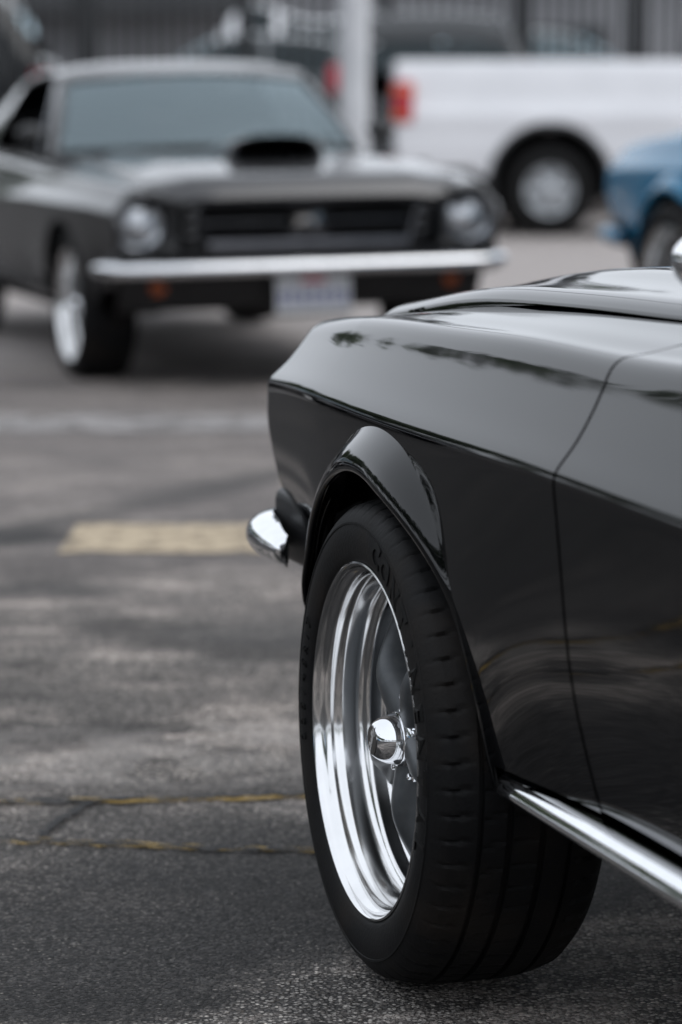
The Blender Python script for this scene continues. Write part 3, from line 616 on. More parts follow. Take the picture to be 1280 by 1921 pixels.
# hood scoop of the far car
def scoop_sec(t):                                        # t: 0 mouth .. 1 tail
    w = .205 * (1 - .35 * t); h = .098 * (1 - t) ** .8 + .004; return w, h
P = []
for t in np.linspace(0, 1, 14):
    w, h = scoop_sec(t); y = .24 - .66 * t; P.append([(w * math.copysign(abs(math.cos(a)) ** .6, math.cos(a)), y, hood_z(0, y) - .006 + h * abs(math.sin(a)) ** .6) for a in np.linspace(0, math.pi, 19)])
lip = [[(x * .86, y + dy, hood_z(0, .24) + .004 + (z - hood_z(0, .24)) * .84) for x, y, z in P[0]] for dy in (.004, -.02, -.25)]
sp = part('hood_scoop', MB().grid(lip[::-1] + [[(x * .95, y + .012, z) for x, y, z in P[0]]] + P).mesh('hood_scoop', sharp=55), 'paint', hood, None, 'scoop')
mb = MB(); mb.box((-.155, -.02, .850), (.155, -.01, .940)); part('scoop_mouth', mb.mesh('scoop_mouth', smooth=False), 'underbody_black', hood, None, 'scoop')
# rear bumper and lamps
mb = MB(); mb.box((-.84, -3.90, .45), (.84, -3.83, .53), .015); part('rear_bumper', mb.mesh('rear_bumper'), 'bumper')
for sx in (-1, 1):
    for i in range(3): mb = MB(); mb.box((sx * (.50 + i * .075) - .027, -3.825, .62), (sx * (.50 + i * .075) + .027, -3.795, .78), .006); part('tail_lamp', mb.mesh('tail_lamp'), 'red_lens')
# ---- wheels
TR, TW = .31, .215                                       # tyre radius, tread width; x = 0 is the rim lip plane, -x outwards
def tyre_mesh():
    N_ = 540; side = [(.2225, .004), (.226, -.004), (.231, -.0085), (.236, -.0105), (.242, -.0120), (.250, -.0135), (.2585, -.0138), (.2670, -.0132), (.2735, -.0118), (.2740, -.0128), (.2765, -.0126), (.2772, -.0108), (.2850, -.0075), (.2920, -.0015), (.2985, .006)]
    tread_x = np.r_[.0125, .020, .028, .036, .0415, .0418, .0478, .0482, .056, .066, .0765, .0768, .0848, .0852, .096, .108, .1185, .1188, .1268, .1272, .138, .148, .1555, .1558, .1618, .1622, .170, .178, .186, .193]
    def crown(x): u = (x - .1025) / .0905; return TR - .0095 * abs(u) ** 3.2
    prof = [(r, x, 0) for r, x in side] + [(crown(x), x, 1) for x in tread_x] + [(.2985, .199, 0), (.285, .213, 0), (.26, .219, 0), (.24, .214, 0), (.2225, .200, 0)]
    grooves = [(.0416, .0480), (.0766, .0850), (.1186, .1270), (.1556, .1620)]
    P = []
    for i in range(N_):
        t = 2 * math.pi * i / N_; rowp = []
        for r, x, tr in prof:
            if tr:
                if any(a < x < b for a, b in grooves): r -= .0075
                elif x < .036 and (i + int((x - .0125) / .008)) % 9 < 1: r -= .0045
                elif x > .17 and i % 9 < 2: r -= .006
                elif .05 < x < .075 and (i + int((x - .05) / .006)) % 10 < 1: r -= .004
                elif .087 < x < .117 and i % 9 < 1: r -= .004
            elif .288 < r < .299 and x < .01 and (i % 9) < 1: r -= .0016
            rowp.append((x, r * math.cos(t), r * math.sin(t)))
        P.append(rowp)
    return MB().grid(P, close_u=True).mesh('tyre', sharp=38)
def barrel_mesh():
    prof = [(.2235, .010), (.2265, .001), (.2278, -.004), (.2265, -.0075), (.2240, -.0082), (.2218, -.0060), (.2208, -.0005), (.2195, .0035), (.2165, .0060), (.2140, .0095), (.2132, .0150), (.2128, .020), (.2115, .0235), (.2100, .0260), (.2092, .0300), (.2080, .046), (.2070, .0545), (.2055, .0570), (.2005, .0585), (.1985, .0605), (.1978, .066), (.1968, .0785), (.1955, .0815), (.1935, .0830), (.1925, .086), (.191, .120), (.195, .17), (.2225, .200)]
    return MB().lathe_x(prof, 160).mesh('rim_barrel', sharp=50)
def spoke_mesh():
    P = []
    for r in np.linspace(.022, .196, 22):
        u = (r - .022) / .174; w = float(nspline([0, .25, .5, .75, 1], [.030, .0275, .0225, .0245, .034])(u))
        crest = float(nspline([0, .2, .4, .65, .85, 1], [.040, .034, .0305, .045, .064, .078])(u)); base = .098
        rowp = []
        for a in np.linspace(0, math.pi, 15):
            cx_, sx_ = math.cos(a), math.sin(a); rowp.append((base - (base - crest) * abs(sx_) ** .62, r, w * math.copysign(abs(cx_) ** .75, cx_)))
        P.append(rowp)
    return MB().grid(P).mesh('spoke', sharp=None)
def cap_meshes():
    cone = [(.0190, .0058), (.0205, .0068), (.0238, .0105), (.0272, .0158), (.0300, .0220), (.0318, .0280), (.0328, .0335), (.0331, .0362), (.0345, .0368), (.0352, .0382), (.0352, .0410), (.0372, .0422), (.0395, .0450)]
    a = MB().lathe_x(cone, 72).mesh('centre_cap', sharp=40)
    b = MB().lathe_x([(.0005, .0050), (.0180, .0050), (.0190, .0058)], 56).mesh('cap_face', sharp=30)
    P = []
    for t in np.linspace(0, 2 * math.pi, 160, endpoint=False):
        e = max(0, math.cos(5 * (t - R(90)) / 1.0)) ** 2.5; ro = .0445 + .0165 * e
        P.append([(x, r * math.cos(t), r * math.sin(t)) for r, x in ((.036, .0455), (ro - .004, .0462), (ro - .0012, .0472), (ro, .0495), (ro, .056), (.03, .062))])
    c = MB().grid(P, close_u=True).mesh('cap_flange', sharp=50)
    d = MB().grid([[(x, .0530 + r * math.cos(a), r * math.sin(a)) for r, x in ((.0046, .047), (.0046, .0432), (.0036, .0418), (.0018, .0415), (.0016, .043), (.0002, .043))] for a in np.linspace(0, 2 * math.pi, 14, endpoint=False)], close_u=True).mesh('bolt', sharp=40)
    tm = text_mesh('Shelby', .0150, .0003, .35, .0002); e = tm
    e.transform(Matrix.Translation((.0044, 0, 0)) @ Matrix.Rotation(R(-62), 4, 'X') @ Matrix(((0, 0, -1, 0), (-1, 0, 0, 0), (0, 1, 0, 0), (0, 0, 0, 1))))
    return a, b, c, d, e
def lettering(word, r0, a0, da, size, bold):
    out = []
    for i, ch in enumerate(word):
        if ch == ' ': continue
        tm = text_mesh(ch, size, .0012, 0, bold); a = a0 - i * da      # clockwise seen from outside
        for v in tm.vertices:
            X, Y, Z = v.co; r = r0 + Y; t = a - X / r0
            v.co = (float(SIDE(r)) - .0006 - Z, -r * math.cos(t), r * math.sin(t))
        tm.update(); out.append(tm)
    return out
SIDE = nspline([.236, .242, .250, .2585, .2670, .2735, .285, .292], [-.0105, -.0120, -.0135, -.0138, -.0132, -.0118, -.0075, -.0015])
W_TYRE, W_BARREL, W_SPOKE = tyre_mesh(), barrel_mesh(), spoke_mesh(); W_CAP = cap_meshes()
W_LET = lettering('CONTINENTAL', .2565, R(73), R(9.0), .044, .0016) + lettering('225/45R17', .2500, R(190), R(4.6), .020, .0003)
W_DISC = MB().lathe_x([(.05, .112), (.14, .112), (.142, .116), (.142, .128), (.14, .132), (.05, .132)], 48).mesh('brake_disc', sharp=40)
mb = MB(); mb.lathe_x([(.001, .09), (.045, .092), (.06, .10), (.192, .108), (.192, .115)], 48); W_HUB = mb.mesh('hub', sharp=40)
mb = MB(); mb.lathe_x([(.001, .15), (.19, .15), (.19, .16), (.001, .16)], 32); W_BACK = mb.mesh('backing_plate', sharp=40)
def add_wheel(car, x, y, left, steer=0., full=True, spin=0., wname='wheel'):
    w = empty('wheel', (x, y, TR), 0, car)
    w.rotation_euler = (0, 0, steer + (0 if left else math.pi))
    sp_ = spin if left else -spin
    put('tyre', W_TYRE, 'tyre_rubber', w).rotation_euler = (0, 0, 0); put('rim', W_BARREL, 'polished_aluminium', w)
    if full:
        for tm in W_LET: put('tyre_letter', tm, 'tyre_black', w)
    for k in range(5): put('spoke', W_SPOKE, 'gunmetal', w, rot=(sp_ + 2 * math.pi * k / 5, 0, 0))
    put('hub', W_HUB, 'underbody_black', w); put('brake_disc', W_DISC, 'satin_trim', w); put('backing_plate', W_BACK, 'underbody_black', w)
    put('centre_cap', W_CAP[0], 'chrome', w); put('cap_face', W_CAP[1], 'cap_face', w); put('cap_flange', W_CAP[2], 'chrome', w); [put('bolt', W_CAP[3], 'chrome', w, rot=(R(90) + 2 * math.pi * k / 5, 0, 0)) for k in range(5)]
    if full: put('cap_script', W_CAP[4], 'cap_print', w)['label'] = 'pale script on the cap face'
    return w
def coupe(name, label, loc, rz, paint, flags, bumper='chrome', wheel_in=0., steer=0., full_wheel=False, spin=0., group=None):
    car = empty(name, loc, rz); tag(car, label, 'car', group); objs = {}
    for i, (pn, me, mt, par, mtx, flag, lab) in enumerate(PARTS):
        if flag and flag not in flags: continue
        mat = paint if mt == 'paint' else bumper if mt == 'bumper' else mt
        o = put(pn, me, mat, objs[par] if par is not None else car); objs[i] = o
        if lab: o['label'] = lab
    for yy in (0, RW):
        for lft in (True, False): add_wheel(car, (-1 if lft else 1) * (HW - wheel_in), yy, lft, steer if yy == 0 else 0, full_wheel and lft and yy == 0, spin)
    return car

YAW = R(17.65)
near = coupe('coupe', 'glossy black classic coupe filling the right foreground, with polished deep rimmed wheel', (.034 + HW * math.cos(YAW), 3.696 + HW * math.sin(YAW), 0), YAW, 'black_paint', {'flare', 'mirror', 'plate', 'side_glass', 'sill_trim'}, spin=R(90 - 40), steer=R(-1.0), full_wheel=True)
PSI = R(17.3)
fx, fy = math.sin(PSI), -math.cos(PSI)                  # heading of the far car
FC = Vector((-.085, 11.62, 0)) - Vector((fx, fy, 0)) * .80
far = coupe('coupe', 'dark grey classic coupe with hood scoop and chrome bumper facing the camera', FC, math.pi + PSI, 'charcoal_paint', {'scoop', 'dark_mirror', 'plate'}, wheel_in=.055, spin=R(20))
BY = R(17.6); bw = Vector((1.27, 11.6, 0))
blue = coupe('coupe', 'bright blue classic coupe half out of the frame at the right edge', bw + Vector((math.cos(BY), math.sin(BY), 0)) * HW * 1.19, BY, 'blue_paint', {'flare', 'side_glass'}, bumper='blue_paint', full_wheel=False)
blue.scale = (1.19, 1.19, 1.19)
far.rotation_euler.y = R(.8)
# ------------------------------------------------------------------ background vehicles
def plain_wheel(car, x, y, left, r, w=.21, hub=.62, rim='satin_trim'):
    e = empty('wheel', (x, y, r), 0 if left else math.pi, car); h = r * hub
    put('tyre', MB().lathe_x([(h, .012), (h + .02, -.006), (r * .88, -.012), (r * .97, .004), (r, .03), (r, w - .03), (r * .96, w), (h, w)], 48).mesh('tyre', sharp=35), 'tyre_black', e)
    put('rim', MB().lathe_x([(h + .004, .012), (h, .0), (h - .012, .004), (h - .03, .03), (h - .03, .12), (.03, .12)], 40).mesh('rim', sharp=35), rim, e)
    P = [[(.02 + .03 * abs(math.cos(a)) , rr, (.035 + .02 * rr / h) * math.cos(a)) for a in np.linspace(0, math.pi, 7)] for rr in np.linspace(.03, h - .015, 6)]
    me = MB().grid(P).mesh('spoke', sharp=None)
    for k in range(6): put('spoke', me, rim, e, rot=(k * math.pi / 3, 0, 0))
    put('centre_cap', MB().lathe_x([(.001, .005), (.05, .008), (.07, .02), (.075, .06)], 24).mesh('centre_cap'), rim, e)
    put('wheel_back', MB().lathe_x([(.001, .13), (h, .13), (h, .15)], 24).mesh('wheel_back'), 'underbody_black', e)
def body_side(ys, zb, zt, w, bulge=.035):
    P = []
    for y in ys:
        z0, z1 = zb(y), float(zt(y)); ww = float(w(y)); rowp = []
        for s in np.linspace(0, 1, 14): z = z0 + (z1 - z0) * s; u = (z - .3) / (z1 - .3); rowp.append((-(ww - bulge * max(0, .45 - u) ** 2 * 4 - bulge * 1.6 * max(0, u - .72) ** 2 * 4), y, z))
        P.append(rowp)
    return P
SPEC = dict(
    sedan=dict(L=2.35, hw=.90, wr=.33, ax=(1.42, -1.38), top=([2.36, 2.2, 1.7, .95, 0, -1.0, -1.75, -2.25, -2.36], [.66, .76, .88, .97, .98, 1.0, 1.05, 1.03, .92]),
               roof=([-1.75, -1.1, -.4, .25, .95], [1.05, 1.37, 1.46, 1.41, .98]), rw=.58, doors=(.18, -.62)),
    suv=dict(L=2.40, hw=.95, wr=.37, ax=(1.45, -1.40), top=([2.40, 2.25, 1.8, .95, 0, -1.2, -2.2, -2.40], [.78, .92, 1.03, 1.10, 1.11, 1.13, 1.15, 1.05]),
             roof=([-2.30, -2.05, -1.2, -.3, .35, .98], [1.12, 1.66, 1.76, 1.78, 1.70, 1.11]), rw=.64, doors=(.22, -.68)))
def plain_car(name, label, kind, loc, rz, paint, glassm, group=None, lamp='red_lens', hi_lamp=False):
    S = SPEC[kind]; car = empty(name, loc, rz); tag(car, label, 'car', group); L_, hw, wr = S['L'], S['hw'], S['wr']
    top = nspline(*[v[::-1] for v in S['top']]); w = nspline([-L_, -L_ + .25, -1, 1, L_ - .3, L_], [hw - .16, hw - .04, hw, hw, hw - .06, hw - .22]); AR = wr + .06
    def zb(y):
        for a in S['ax']:
            if abs(y - a) < AR: return wr + math.sqrt(AR**2 - (y - a) ** 2)
        return .26
    t_ = AR * np.sin(np.linspace(-math.pi / 2, math.pi / 2, 21)); ys = np.unique(np.round(np.r_[np.linspace(-L_, L_, 40), S['ax'][0] + t_, S['ax'][1] + t_], 4))
    me = MB().grid(body_side(ys, zb, top, w)).mesh('side_panel', sharp=50)
    put('side_panel', me, paint, car); put('side_panel', mirror_mesh(me, 'side_panel'), paint, car)
    def deck(y0, y1, n=12): return [[(u * (float(w(y)) - .012), y, float(top(y)) + .03 * (1 - u * u) - .012) for u in np.linspace(-1, 1, 13)] for y in np.linspace(y0, y1, n)]
    ry, rzv = S['roof']; roof = nspline(ry, rzv)
    put('hood', MB().grid(deck(ry[-1] - .04, L_)).mesh('hood', sharp=50), paint, car)
    if kind == 'sedan': put('boot_lid', MB().grid(deck(-L_, ry[0] + .04)).mesh('boot_lid', sharp=50), paint, car)
    for sgn, nm in ((1, 'front_bumper'), (-1, 'rear_bumper')):
        P = []
        for u in np.linspace(-1, 1, 15):
            x = u * (hw - .17); b_ = .07 * (1 - u * u); zt_ = float(top(sgn * L_)); P.append([(x, sgn * (L_ - .02), zt_ + .012), (x, sgn * (L_ + b_), zt_ - .06), (x, sgn * (L_ + .02 + b_), .55), (x, sgn * (L_ + b_), .36), (x, sgn * (L_ - .10), .24)])
        put(nm, MB().grid(P).mesh(nm, sharp=50), paint, car)
    y_wt, y_rt = ry[-2], ry[1]
    def rr(y, u0=-1, u1=1, n=13): return [(u * (S['rw'] + (0.04 if y_rt < y < y_wt else .04 + .10 * min(1, max(y - y_wt, y_rt - y) / .6))), y, float(roof(y)) - .03 * u * u - .03 * abs(u) ** 6) for u in np.linspace(u0, u1, n)]
    put('roof', MB().grid([rr(y) for y in np.linspace(y_rt, y_wt, 12)]).mesh('roof', sharp=None), paint, car)
    put('windscreen', MB().grid([rr(y, -.94, .94) for y in np.linspace(y_wt + .03, ry[-1], 8)]).mesh('windscreen', sharp=None), glassm, car)
    put('rear_window', MB().grid([rr(y, -.88, .88) for y in np.linspace(ry[0] + (.12 if kind == 'suv' else .04), y_rt - .02, 8)]).mesh('rear_window', sharp=None), glassm, car)
    if kind == 'suv':
        P = [[(u * (float(w(-L_)) - .01), -L_ + .10 * t, 1.06 + .10 * t) for u in np.linspace(-1, 1, 9)] for t in (0, 1)]; put('tailgate', MB().grid(P).mesh('tailgate'), paint, car)
    def belt_(y): return np.array([-(float(w(y)) - .055), y, float(top(y)) - .01])
    def rail_(y): p = rr(y, -1, -1, 1)[0]; return np.array([p[0] - .006, p[1], p[2] + .004])
    def pane(n, ybs, yts, mat):
        P = [[lerp(belt_(a), rail_(b), t) + np.array([-.02 * math.sin(math.pi * t), 0, 0]) for t in np.linspace(0, 1, 6)] for a, b in zip(np.linspace(*ybs, 6), np.linspace(*yts, 6))]
        me = MB().grid(P).mesh(n, sharp=None); put(n, me, mat, car); put(n, mirror_mesh(me, n), mat, car)
    d0, d1 = S['doors']; yb0, yt0 = ry[-1] - .12, y_wt - .10; yb2, yt2 = (ry[0] + .55, y_rt + .02) if kind == 'sedan' else (-1.35, -1.30)
    pane('front_window', (yb0, d0 - .40), (yt0, d0 - .40), glassm); pane('door_pillar', (d0 - .40, d0 - .50), (d0 - .40, d0 - .50), paint); pane('rear_side_window', (d0 - .50, yb2), (d0 - .50, yt2), glassm)
    if kind == 'suv': pane('rear_pillar', (-1.35, -1.45), (-1.30, -1.42), paint); pane('quarter_window', (-1.45, -1.82), (-1.42, -1.70), glassm); pane('corner_pillar', (-1.82, -2.32), (-1.70, -2.06), paint)
    else: pane('corner_pillar', (yb2, ry[0] + .02), (yt2, y_rt), paint)
    pane('windscreen_pillar', (ry[-1] + .02, yb0), (y_wt, yt0), paint)
    mb = MB(); mb.box((-hw + .12, -L_ + .15, .24), (hw - .12, L_ - .15, .62)); put('floor_pan', mb.mesh('floor_pan', smooth=False), 'underbody_black', car)
    for sx in (-1, 1):
        z = 1.20 if hi_lamp else float(top(-L_)) - .18
        mb = MB(); mb.box((sx * (hw - .16) - .10, -L_ - .03, z), (sx * (hw - .16) + .10, -L_ + .16, z + (.24 if hi_lamp else .15)), .03); put('tail_lamp', mb.mesh('tail_lamp'), lamp, car)
        mb = MB(); mb.box((sx * (hw - .28) - .14, L_ - .25, .62), (sx * (hw - .28) + .14, L_ + .03, .76), .03); put('headlight', mb.mesh('headlight'), 'lamp_glass', car)
        for y in S['ax']: plain_wheel(car, sx * (hw - .005), y, sx < 0, wr)
    return car
plain_car('sport_utility_vehicle', 'black sport utility vehicle parked tail on behind the pale pole, red tail lamp showing', 'suv', (.78, 29.0 - .2, 0), 0, 'dark_paint', 'dark_glass', hi_lamp=True)
plain_car('sedan', 'grey sedan behind the fence above the far coupe roof', 'sedan', (-1.12, 33.6, STREET_Z), R(90), 'grey_paint', 'dark_glass', 'cars on the street beyond the fence')
plain_car('sport_utility_vehicle', 'black sport utility vehicle behind the fence at the left edge', 'suv', (-5.40, 31.7, STREET_Z), R(90), 'dark_paint', 'window_glass', 'cars on the street beyond the fence')
plain_car('sport_utility_vehicle', 'white sport utility vehicle behind the fence above the pickup bed', 'suv', (.62, 37.5, STREET_Z), R(-90), 'white_paint', 'dark_glass', 'cars on the street beyond the fence')
plain_car('sedan', 'dark sedan behind the fence at the right', 'sedan', (2.25, 32.4, STREET_Z), R(-90), 'dark_paint', 'window_glass', 'cars on the street beyond the fence')
plain_car('sedan', 'silver sedan on the street at the far right beyond the dark one', 'sedan', (5.1, 37.0, STREET_Z), R(90), 'silver_paint', 'dark_glass', 'cars on the street beyond the fence')

# white pickup, right side to the camera, heading +x
def pickup():
    t = empty('pickup_truck', (1.75, 26.1, 0), R(-90)); tag(t, 'white pickup truck seen side on, with black wheel arch and red tail lamp', 'truck')
    # local: +y forward, the camera sees the right side (+x); rear axle at y = 0
    HWt, wr, AR, rail_z = 1.0, .385, .49, 1.465
    def zb(y):
        for a in (0, 3.75):
            if abs(y - a) < AR: return .44 + math.sqrt(AR**2 - (y - a) ** 2)
        return .50 if y > -.6 else .58
    def sec(y, z0, z1):
        return [((HWt - .05 * max(0, (.75 - z) / .3) - .012 * max(0, (z - 1.2) / .25) ** 2 + .026 * math.exp(-((z - 1.00) / .09) ** 2)), y, z) for z in np.linspace(z0, z1, 16)]
    tt = AR * np.sin(np.linspace(-math.pi / 2, math.pi / 2, 31))
    ys = np.unique(np.round(np.r_[np.linspace(-1.28, 1.27, 26), tt], 4)); P = []
    for y in ys:
        s = sec(y, zb(y), rail_z - .015); s += [(s[-1][0] - .012, y, rail_z), (s[-1][0] - .06, y, rail_z), (s[-1][0] - .07, y, rail_z - .05), (s[-1][0] - .07, y, .85)]; P.append(s)
    P = [[(x - .03, y + .0, z) for x, y, z in P[0]]] + P
    me = MB().grid(P).mesh('bed_side', sharp=50); bs = put('bed_side', me, 'white_paint', t); put('bed_side', mirror_mesh(me, 'bed_side'), 'white_paint', t)
    for s_, nm in ((1, 0), (-1, 0)):
        P = [[(s_ * (HWt + o), r * math.cos(a), .44 + r * math.sin(a)) for r, o in ((AR + .035, .0), (AR + .03, .02), (AR - .005, .028), (AR - .02, .01), (AR - .02, -.30))] for a in np.linspace(R(-12), R(192), 40)]
        put('arch_moulding', MB().grid(P).mesh('arch_moulding', sharp=50), 'black_trim', t)
        ring = [(s_ * (HWt - .32), (AR + .0) * math.cos(a), .44 + AR * math.sin(a)) for a in np.linspace(R(-15), R(195), 30)]
        put('wheel_well', mk_mesh('wheel_well', ring, [tuple(range(len(ring)))]), 'underbody_black', t)
        # tail lamp: tall red lens wrapping the corner, orange top
        mb = MB(); mb.box((s_ * (HWt + .002) - .048, -1.315, .95), (s_ * (HWt + .002) + .048, -1.15, 1.29), .03); tl = put('tail_lamp', mb.mesh('tail_lamp'), 'red_lens', t)
        mb = MB(); mb.box((s_ * (HWt + .006) - .048, -1.318, 1.19), (s_ * (HWt + .006) + .048, -1.14, 1.24), .012); put('lamp_segment', mb.mesh('lamp_segment'), 'orange_lens', tl)
        mb = MB(); mb.box((s_ * (HWt + .006) - .048, -1.318, .99), (s_ * (HWt + .006) + .048, -1.20, 1.04), .012); put('lamp_segment', mb.mesh('lamp_segment'), 'orange_lens', tl)
        mb = MB(); mb.box((s_ * (HWt - .22) - .20, -1.50, .52), (s_ * (HWt - .22) + .20, -1.00, .68), .03); put('bumper_corner', mb.mesh('bumper_corner'), 'black_trim', t)
        # cab side
        P = [sec(y, zb(y) if y > 1.4 else .50, 1.30) for y in np.unique(np.round(np.r_[np.linspace(1.06, 3.2, 16), 3.75 + tt, np.linspace(4.25, 4.55, 5)], 4))]
        P = [[(s_ * x * (1 - .0 if y < 4.2 else 1 - .1 * ((y - 4.2) / .35) ** 2), y, z if y < 3.0 else min(z, 1.30 - .12 * (y - 3.0) / 1.5)) for x, y, z in r] for r in P]
        put('cab_side', MB().grid(P).mesh('cab_side', sharp=50), 'white_paint', t)
        def pane(n, b0, b1, t0, t1, mat):
            P = [[lerp((s_ * (HWt - .02), a, 1.29), (s_ * .74, b, 1.84), u) for u in np.linspace(0, 1, 6)] for a, b in zip(np.linspace(b0, b1, 5), np.linspace(t0, t1, 5))]; put(n, MB().grid(P).mesh(n, sharp=None), mat, t)
        pane('corner_pillar', 1.06, 1.22, 1.12, 1.25, 'white_paint'); pane('rear_side_window', 1.22, 1.88, 1.25, 1.86, 'dark_glass'); pane('door_pillar', 1.88, 1.98, 1.86, 1.96, 'white_paint'); pane('front_window', 1.98, 2.95, 1.96, 2.36, 'dark_glass'); pane('windscreen_pillar', 2.95, 3.08, 2.36, 2.45, 'white_paint')
        mb = MB(); mb.box((s_ * .72 - .14, 4.40, .86), (s_ * .72 + .14, 4.60, 1.04), .03); put('headlight', mb.mesh('headlight'), 'lamp_glass', t)
        for y in (0, 3.75): plain_wheel(t, s_ * (HWt - .05), y, s_ < 0, wr, .27, .55, 'silver_paint')
        mb = MB(); mb.box((s_ * (HWt + .12) - .10, 2.75, 1.30), (s_ * (HWt + .12) + .10, 2.86, 1.52), .03); put('door_mirror', mb.mesh('door_mirror'), 'black_trim', t)
    P = [[(x, y, 1.84 + .06 * (1 - (x / .78) ** 2) - .04 * abs((y - 1.8) / .7) ** 3) for x in np.linspace(-.76, .76, 11)] for y in np.linspace(1.10, 2.46, 9)]; put('roof', MB().grid(P).mesh('roof', sharp=None), 'white_paint', t)
    P = [[(u * (.76 + .2 * v), 2.46 + .62 * v, 1.80 - .50 * v) for u in np.linspace(-1, 1, 11)] for v in np.linspace(0, 1, 6)]; put('windscreen', MB().grid(P).mesh('windscreen', sharp=None), 'dark_glass', t)
    P = [[(u * (.76 + .2 * v), 1.10 - .04 * v, 1.80 - .48 * v) for u in np.linspace(-1, 1, 11)] for v in np.linspace(0, 1, 4)]; put('rear_window', MB().grid(P).mesh('rear_window', sharp=None), 'dark_glass', t)
    P = [[(u * .96, y, 1.31 - .12 * (y - 3.0) / 1.5 + .05 * (1 - u * u)) for u in np.linspace(-1, 1, 11)] for y in np.linspace(3.05, 4.52, 9)] + [[(u * .93, 4.60, z) for u in np.linspace(-1, 1, 11)] for z in (1.12, .85, .50)]; put('hood', MB().grid(P).mesh('hood', sharp=50), 'white_paint', t)
    mb = MB(); mb.box((-.92, -1.30, .70), (.92, -1.25, 1.46), .012); tg = put('tailgate', mb.mesh('tailgate'), 'white_paint', t)
    mb = MB(); mb.box((-.14, -1.312, 1.28), (.14, -1.298, 1.36), .006); put('handle', mb.mesh('handle'), 'black_trim', tg)
    mb = MB(); mb.box((-.60, -1.50, .50), (.60, -1.28, .66), .03); put('rear_bumper', mb.mesh('rear_bumper'), 'chrome', t)
    mb = MB(); mb.box((-.92, -1.24, .84), (.92, 1.28, .90)); mb.box((-.65, -1.2, .42), (.65, 4.6, .70)); put('chassis', mb.mesh('chassis', smooth=False), 'underbody_black', t)
    mb = MB(); mb.box((-.92, 1.00, .6), (.92, 1.10, 1.32)); put('cab_back', mb.mesh('cab_back', smooth=False), 'white_paint', t)
    cab = {'cab_side', 'corner_pillar', 'rear_side_window', 'door_pillar', 'front_window', 'windscreen_pillar', 'headlight', 'door_mirror', 'roof', 'windscreen', 'rear_window', 'hood', 'cab_back'}
    for c in t.children:
        if c.name.split('.')[0] in cab or (c.name.startswith('wheel') and c.location.y > 3): c.location.y += .25
    return t
pickup()

# ------------------------------------------------------------------ pole, fence, building
mb = MB(); P = [[(r * math.cos(a), r * math.sin(a), z) for a in np.linspace(0, 2 * math.pi, 24, endpoint=False)] for r, z in ((.10, .30), (.098, 1.5), (.094, 4), (.088, 7.0), (.0, 7.02))]
mb.grid(P, close_v=True); pole = empty('light_pole', (.088, 20.0, 0)); tag(pole, 'pale grey light pole standing between far coupe and white pickup', 'pole')
put('shaft', mb.mesh('shaft', sharp=40), 'pole_paint', pole)
mb = MB(); P = [[(r * math.cos(a), r * math.sin(a), z) for a in np.linspace(0, 2 * math.pi, 24, endpoint=False)] for r, z in ((.26, 0), (.26, .27), (.24, .30), (.05, .30))]; mb.grid(P, close_v=True); put('base', mb.mesh('base', sharp=40), 'wall_grey', pole)
mb = MB(); mb.tube([(0, 0, 6.9), (.5, 0, 7.0), (1.0, 0, 7.02)], .04); put('arm', mb.mesh('arm'), 'pole_paint', pole)
mb = MB(); mb.box((.9, -.16, 6.96), (1.5, .16, 7.08), .03); put('lamp_head', mb.mesh('lamp_head'), 'pole_paint', pole)

FY = 29.7; s_f = 5603 / FY
fence = empty('fence', (0, FY, 0)); tag(fence, 'tall black metal bar fence with thick posts along the lot edge', 'fence')
bar = MB(); bar.box((-.020, -.009, .12), (.020, .009, 2.95)); bar_me = bar.mesh('bar', smooth=False)
pm = MB(); pm.box((-.075, -.075, 0), (.075, .075, 3.1), .008); post_me = pm.mesh('post')
posts = [(p - 640) / s_f for p in (-110, 168, 462, 722, 972, 1186, 1420)]
for px in posts: put('post', post_me, 'fence_black', fence, loc=(px, 0, 0))
x = -4.7
while x < 4.7:
    if min(abs(x - p) for p in posts) > .08: put('bar', bar_me, 'fence_black', fence, loc=(x, 0, 0))
    x += .115
for z in (.25, 1.10, 2.80):
    mb = MB(); mb.box((-4.8, -.030, z), (4.8, -.012, z + .045)); put('rail', mb.mesh('rail', smooth=False), 'fence_black', fence)

bld = empty('building', (0, 56, STREET_Z)); tag(bld, 'pale grey commercial building with dark awning behind the street', 'building')
mb = MB(); mb.box((-40, 0, 0), (40, 12, 3.0)); put('wall', mb.mesh('wall', smooth=False), 'wall_grey', bld)
mb = MB(); mb.box((-40.2, -.25, 3.0), (40.2, 12.2, 3.18)); put('parapet', mb.mesh('parapet', smooth=False), 'wall_grey', bld)
mb = MB(); mb.box((-14, -1.3, 2.32), (-1.7, -.004, 2.95)); put('awning', mb.mesh('awning', smooth=False), 'wall_dark', bld)
mb = MB(); mb.box((7.5, -1.3, 2.5), (16, -.004, 2.95)); put('awning', mb.mesh('awning', smooth=False), 'wall_dark', bld)
for wx in (-12, -9.2, 3.0, 8.5, 11.5):
    mb = MB(); mb.box((wx, -.06, .7), (wx + 1.9, -.004, 2.1)); wn = put('window', mb.mesh('window', smooth=False), 'wall_dark', bld)
    mb = MB(); mb.box((wx + .06, -.075, .76), (wx + 1.84, -.062, 2.04)); put('pane', mb.mesh('pane', smooth=False), 'dark_glass', wn)

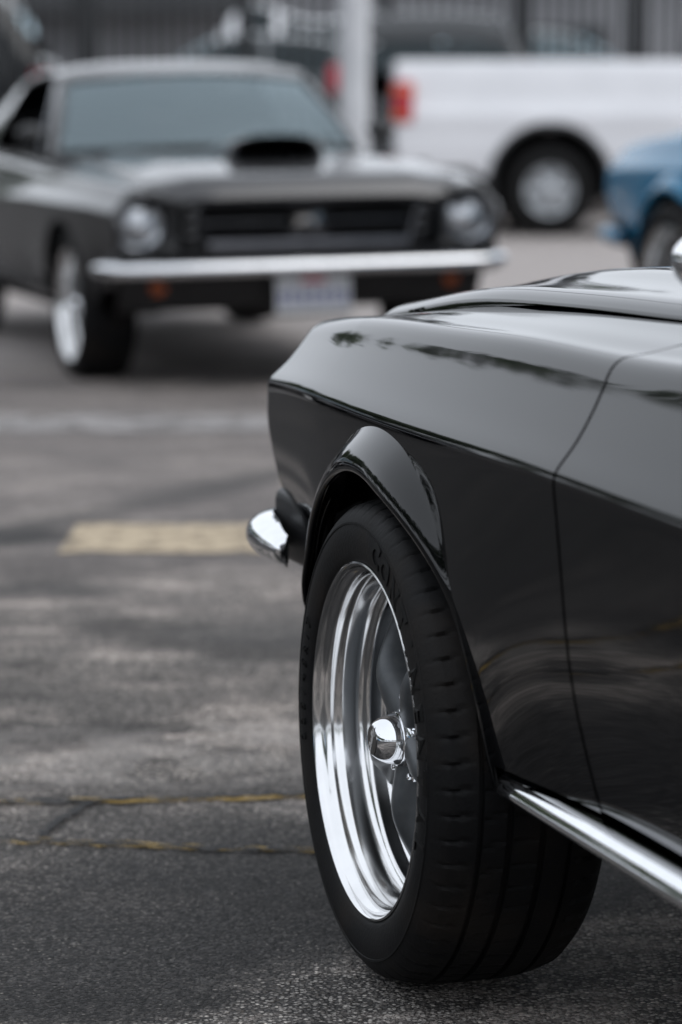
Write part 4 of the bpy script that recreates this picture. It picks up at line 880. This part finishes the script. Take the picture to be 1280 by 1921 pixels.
# ------------------------------------------------------------------ what the paint and chrome reflect: trees, cable, lamp post, parked car beside the camera
def tree_row(name, label, n, place, seed, leaves=240):
    rng = np.random.RandomState(seed); mb = MB()
    for i in range(n):
        cx, cy, h, rad = place(i, rng)
        mb.tube([(cx, cy, 0), (cx + rng.uniform(-.2, .2), cy, h * .55)], [.22, .12], 6)
        for j in range(leaves):
            d = rng.normal(size=3); d /= np.linalg.norm(d); rr = rad * (.45 + .6 * rng.rand()); c = np.array([cx, cy, h * .66]) + d * rr * np.array([1, 1, h * .34 / rad])
            a = rng.normal(size=3); a /= np.linalg.norm(a); b = np.cross(a, d); b /= np.linalg.norm(b) + 1e-9; s = rng.uniform(.18, .45)
            mb.add([c + a * s, c + b * s * .7, c - a * s, c - b * s * .7], [(0, 1, 2, 3)])
    o = put(name, mk_mesh(name, mb.v, mb.f, smooth=False), 'leaf_green'); tag(o, label, 'trees', kind='stuff')
tree_row('tree_row', 'distant row of street trees left of the lot', 46, lambda i, r: (-26 + r.uniform(-1.5, 1.5), -40 + i * 2.6 + r.uniform(-.6, .6), r.uniform(9.75, 10.1), r.uniform(1.7, 2.3)), 3, 520)
tree_row('tree_row', 'distant row of street trees behind the camera', 24, lambda i, r: (-50 + i * 4.4 + r.uniform(-1, 1), -46 + r.uniform(-4, 4), r.uniform(4.0, 7.0), r.uniform(1.6, 2.6)), 5)
tree_row('tree_row', 'tall street trees behind the grey building', 40, lambda i, r: (-90 + i * 4.3 + r.uniform(-1, 1), 72 + r.uniform(-3, 3), r.uniform(4.6, 5.9), r.uniform(1.6, 2.4)), 9)
lp = empty('street_lamp', (-11.5, -3.0, 0)); tag(lp, 'tall street lamp mirrored in the chrome wheel cap', 'street lamp')
put('shaft', MB().tube([(0, 0, 0), (0, 0, 6.5)], [.10, .07], 12).mesh('shaft'), 'pole_paint', lp)
mb = MB(); mb.box((-.55, -.28, 6.5), (.55, .28, 6.75), .06); put('lamp_head', mb.mesh('lamp_head'), 'fence_black', lp)
coupe('coupe', 'blue classic coupe mirrored in the chrome wheel cap', (-5.6, 1.2, 0), R(-35), 'blue_paint', {'side_glass'}, full_wheel=False)
fx2 = Vector((math.sin(R(8)), -math.cos(R(8)), 0))
coupe('coupe', 'unseen black classic coupe beside the dark grey one, mirrored in the near fender', Vector((-3.7, 9.6, 0)) - fx2 * .8, math.pi + R(8), 'black_paint', {'side_glass'})  # out of view, placed to darken the reflection below the near fender crease
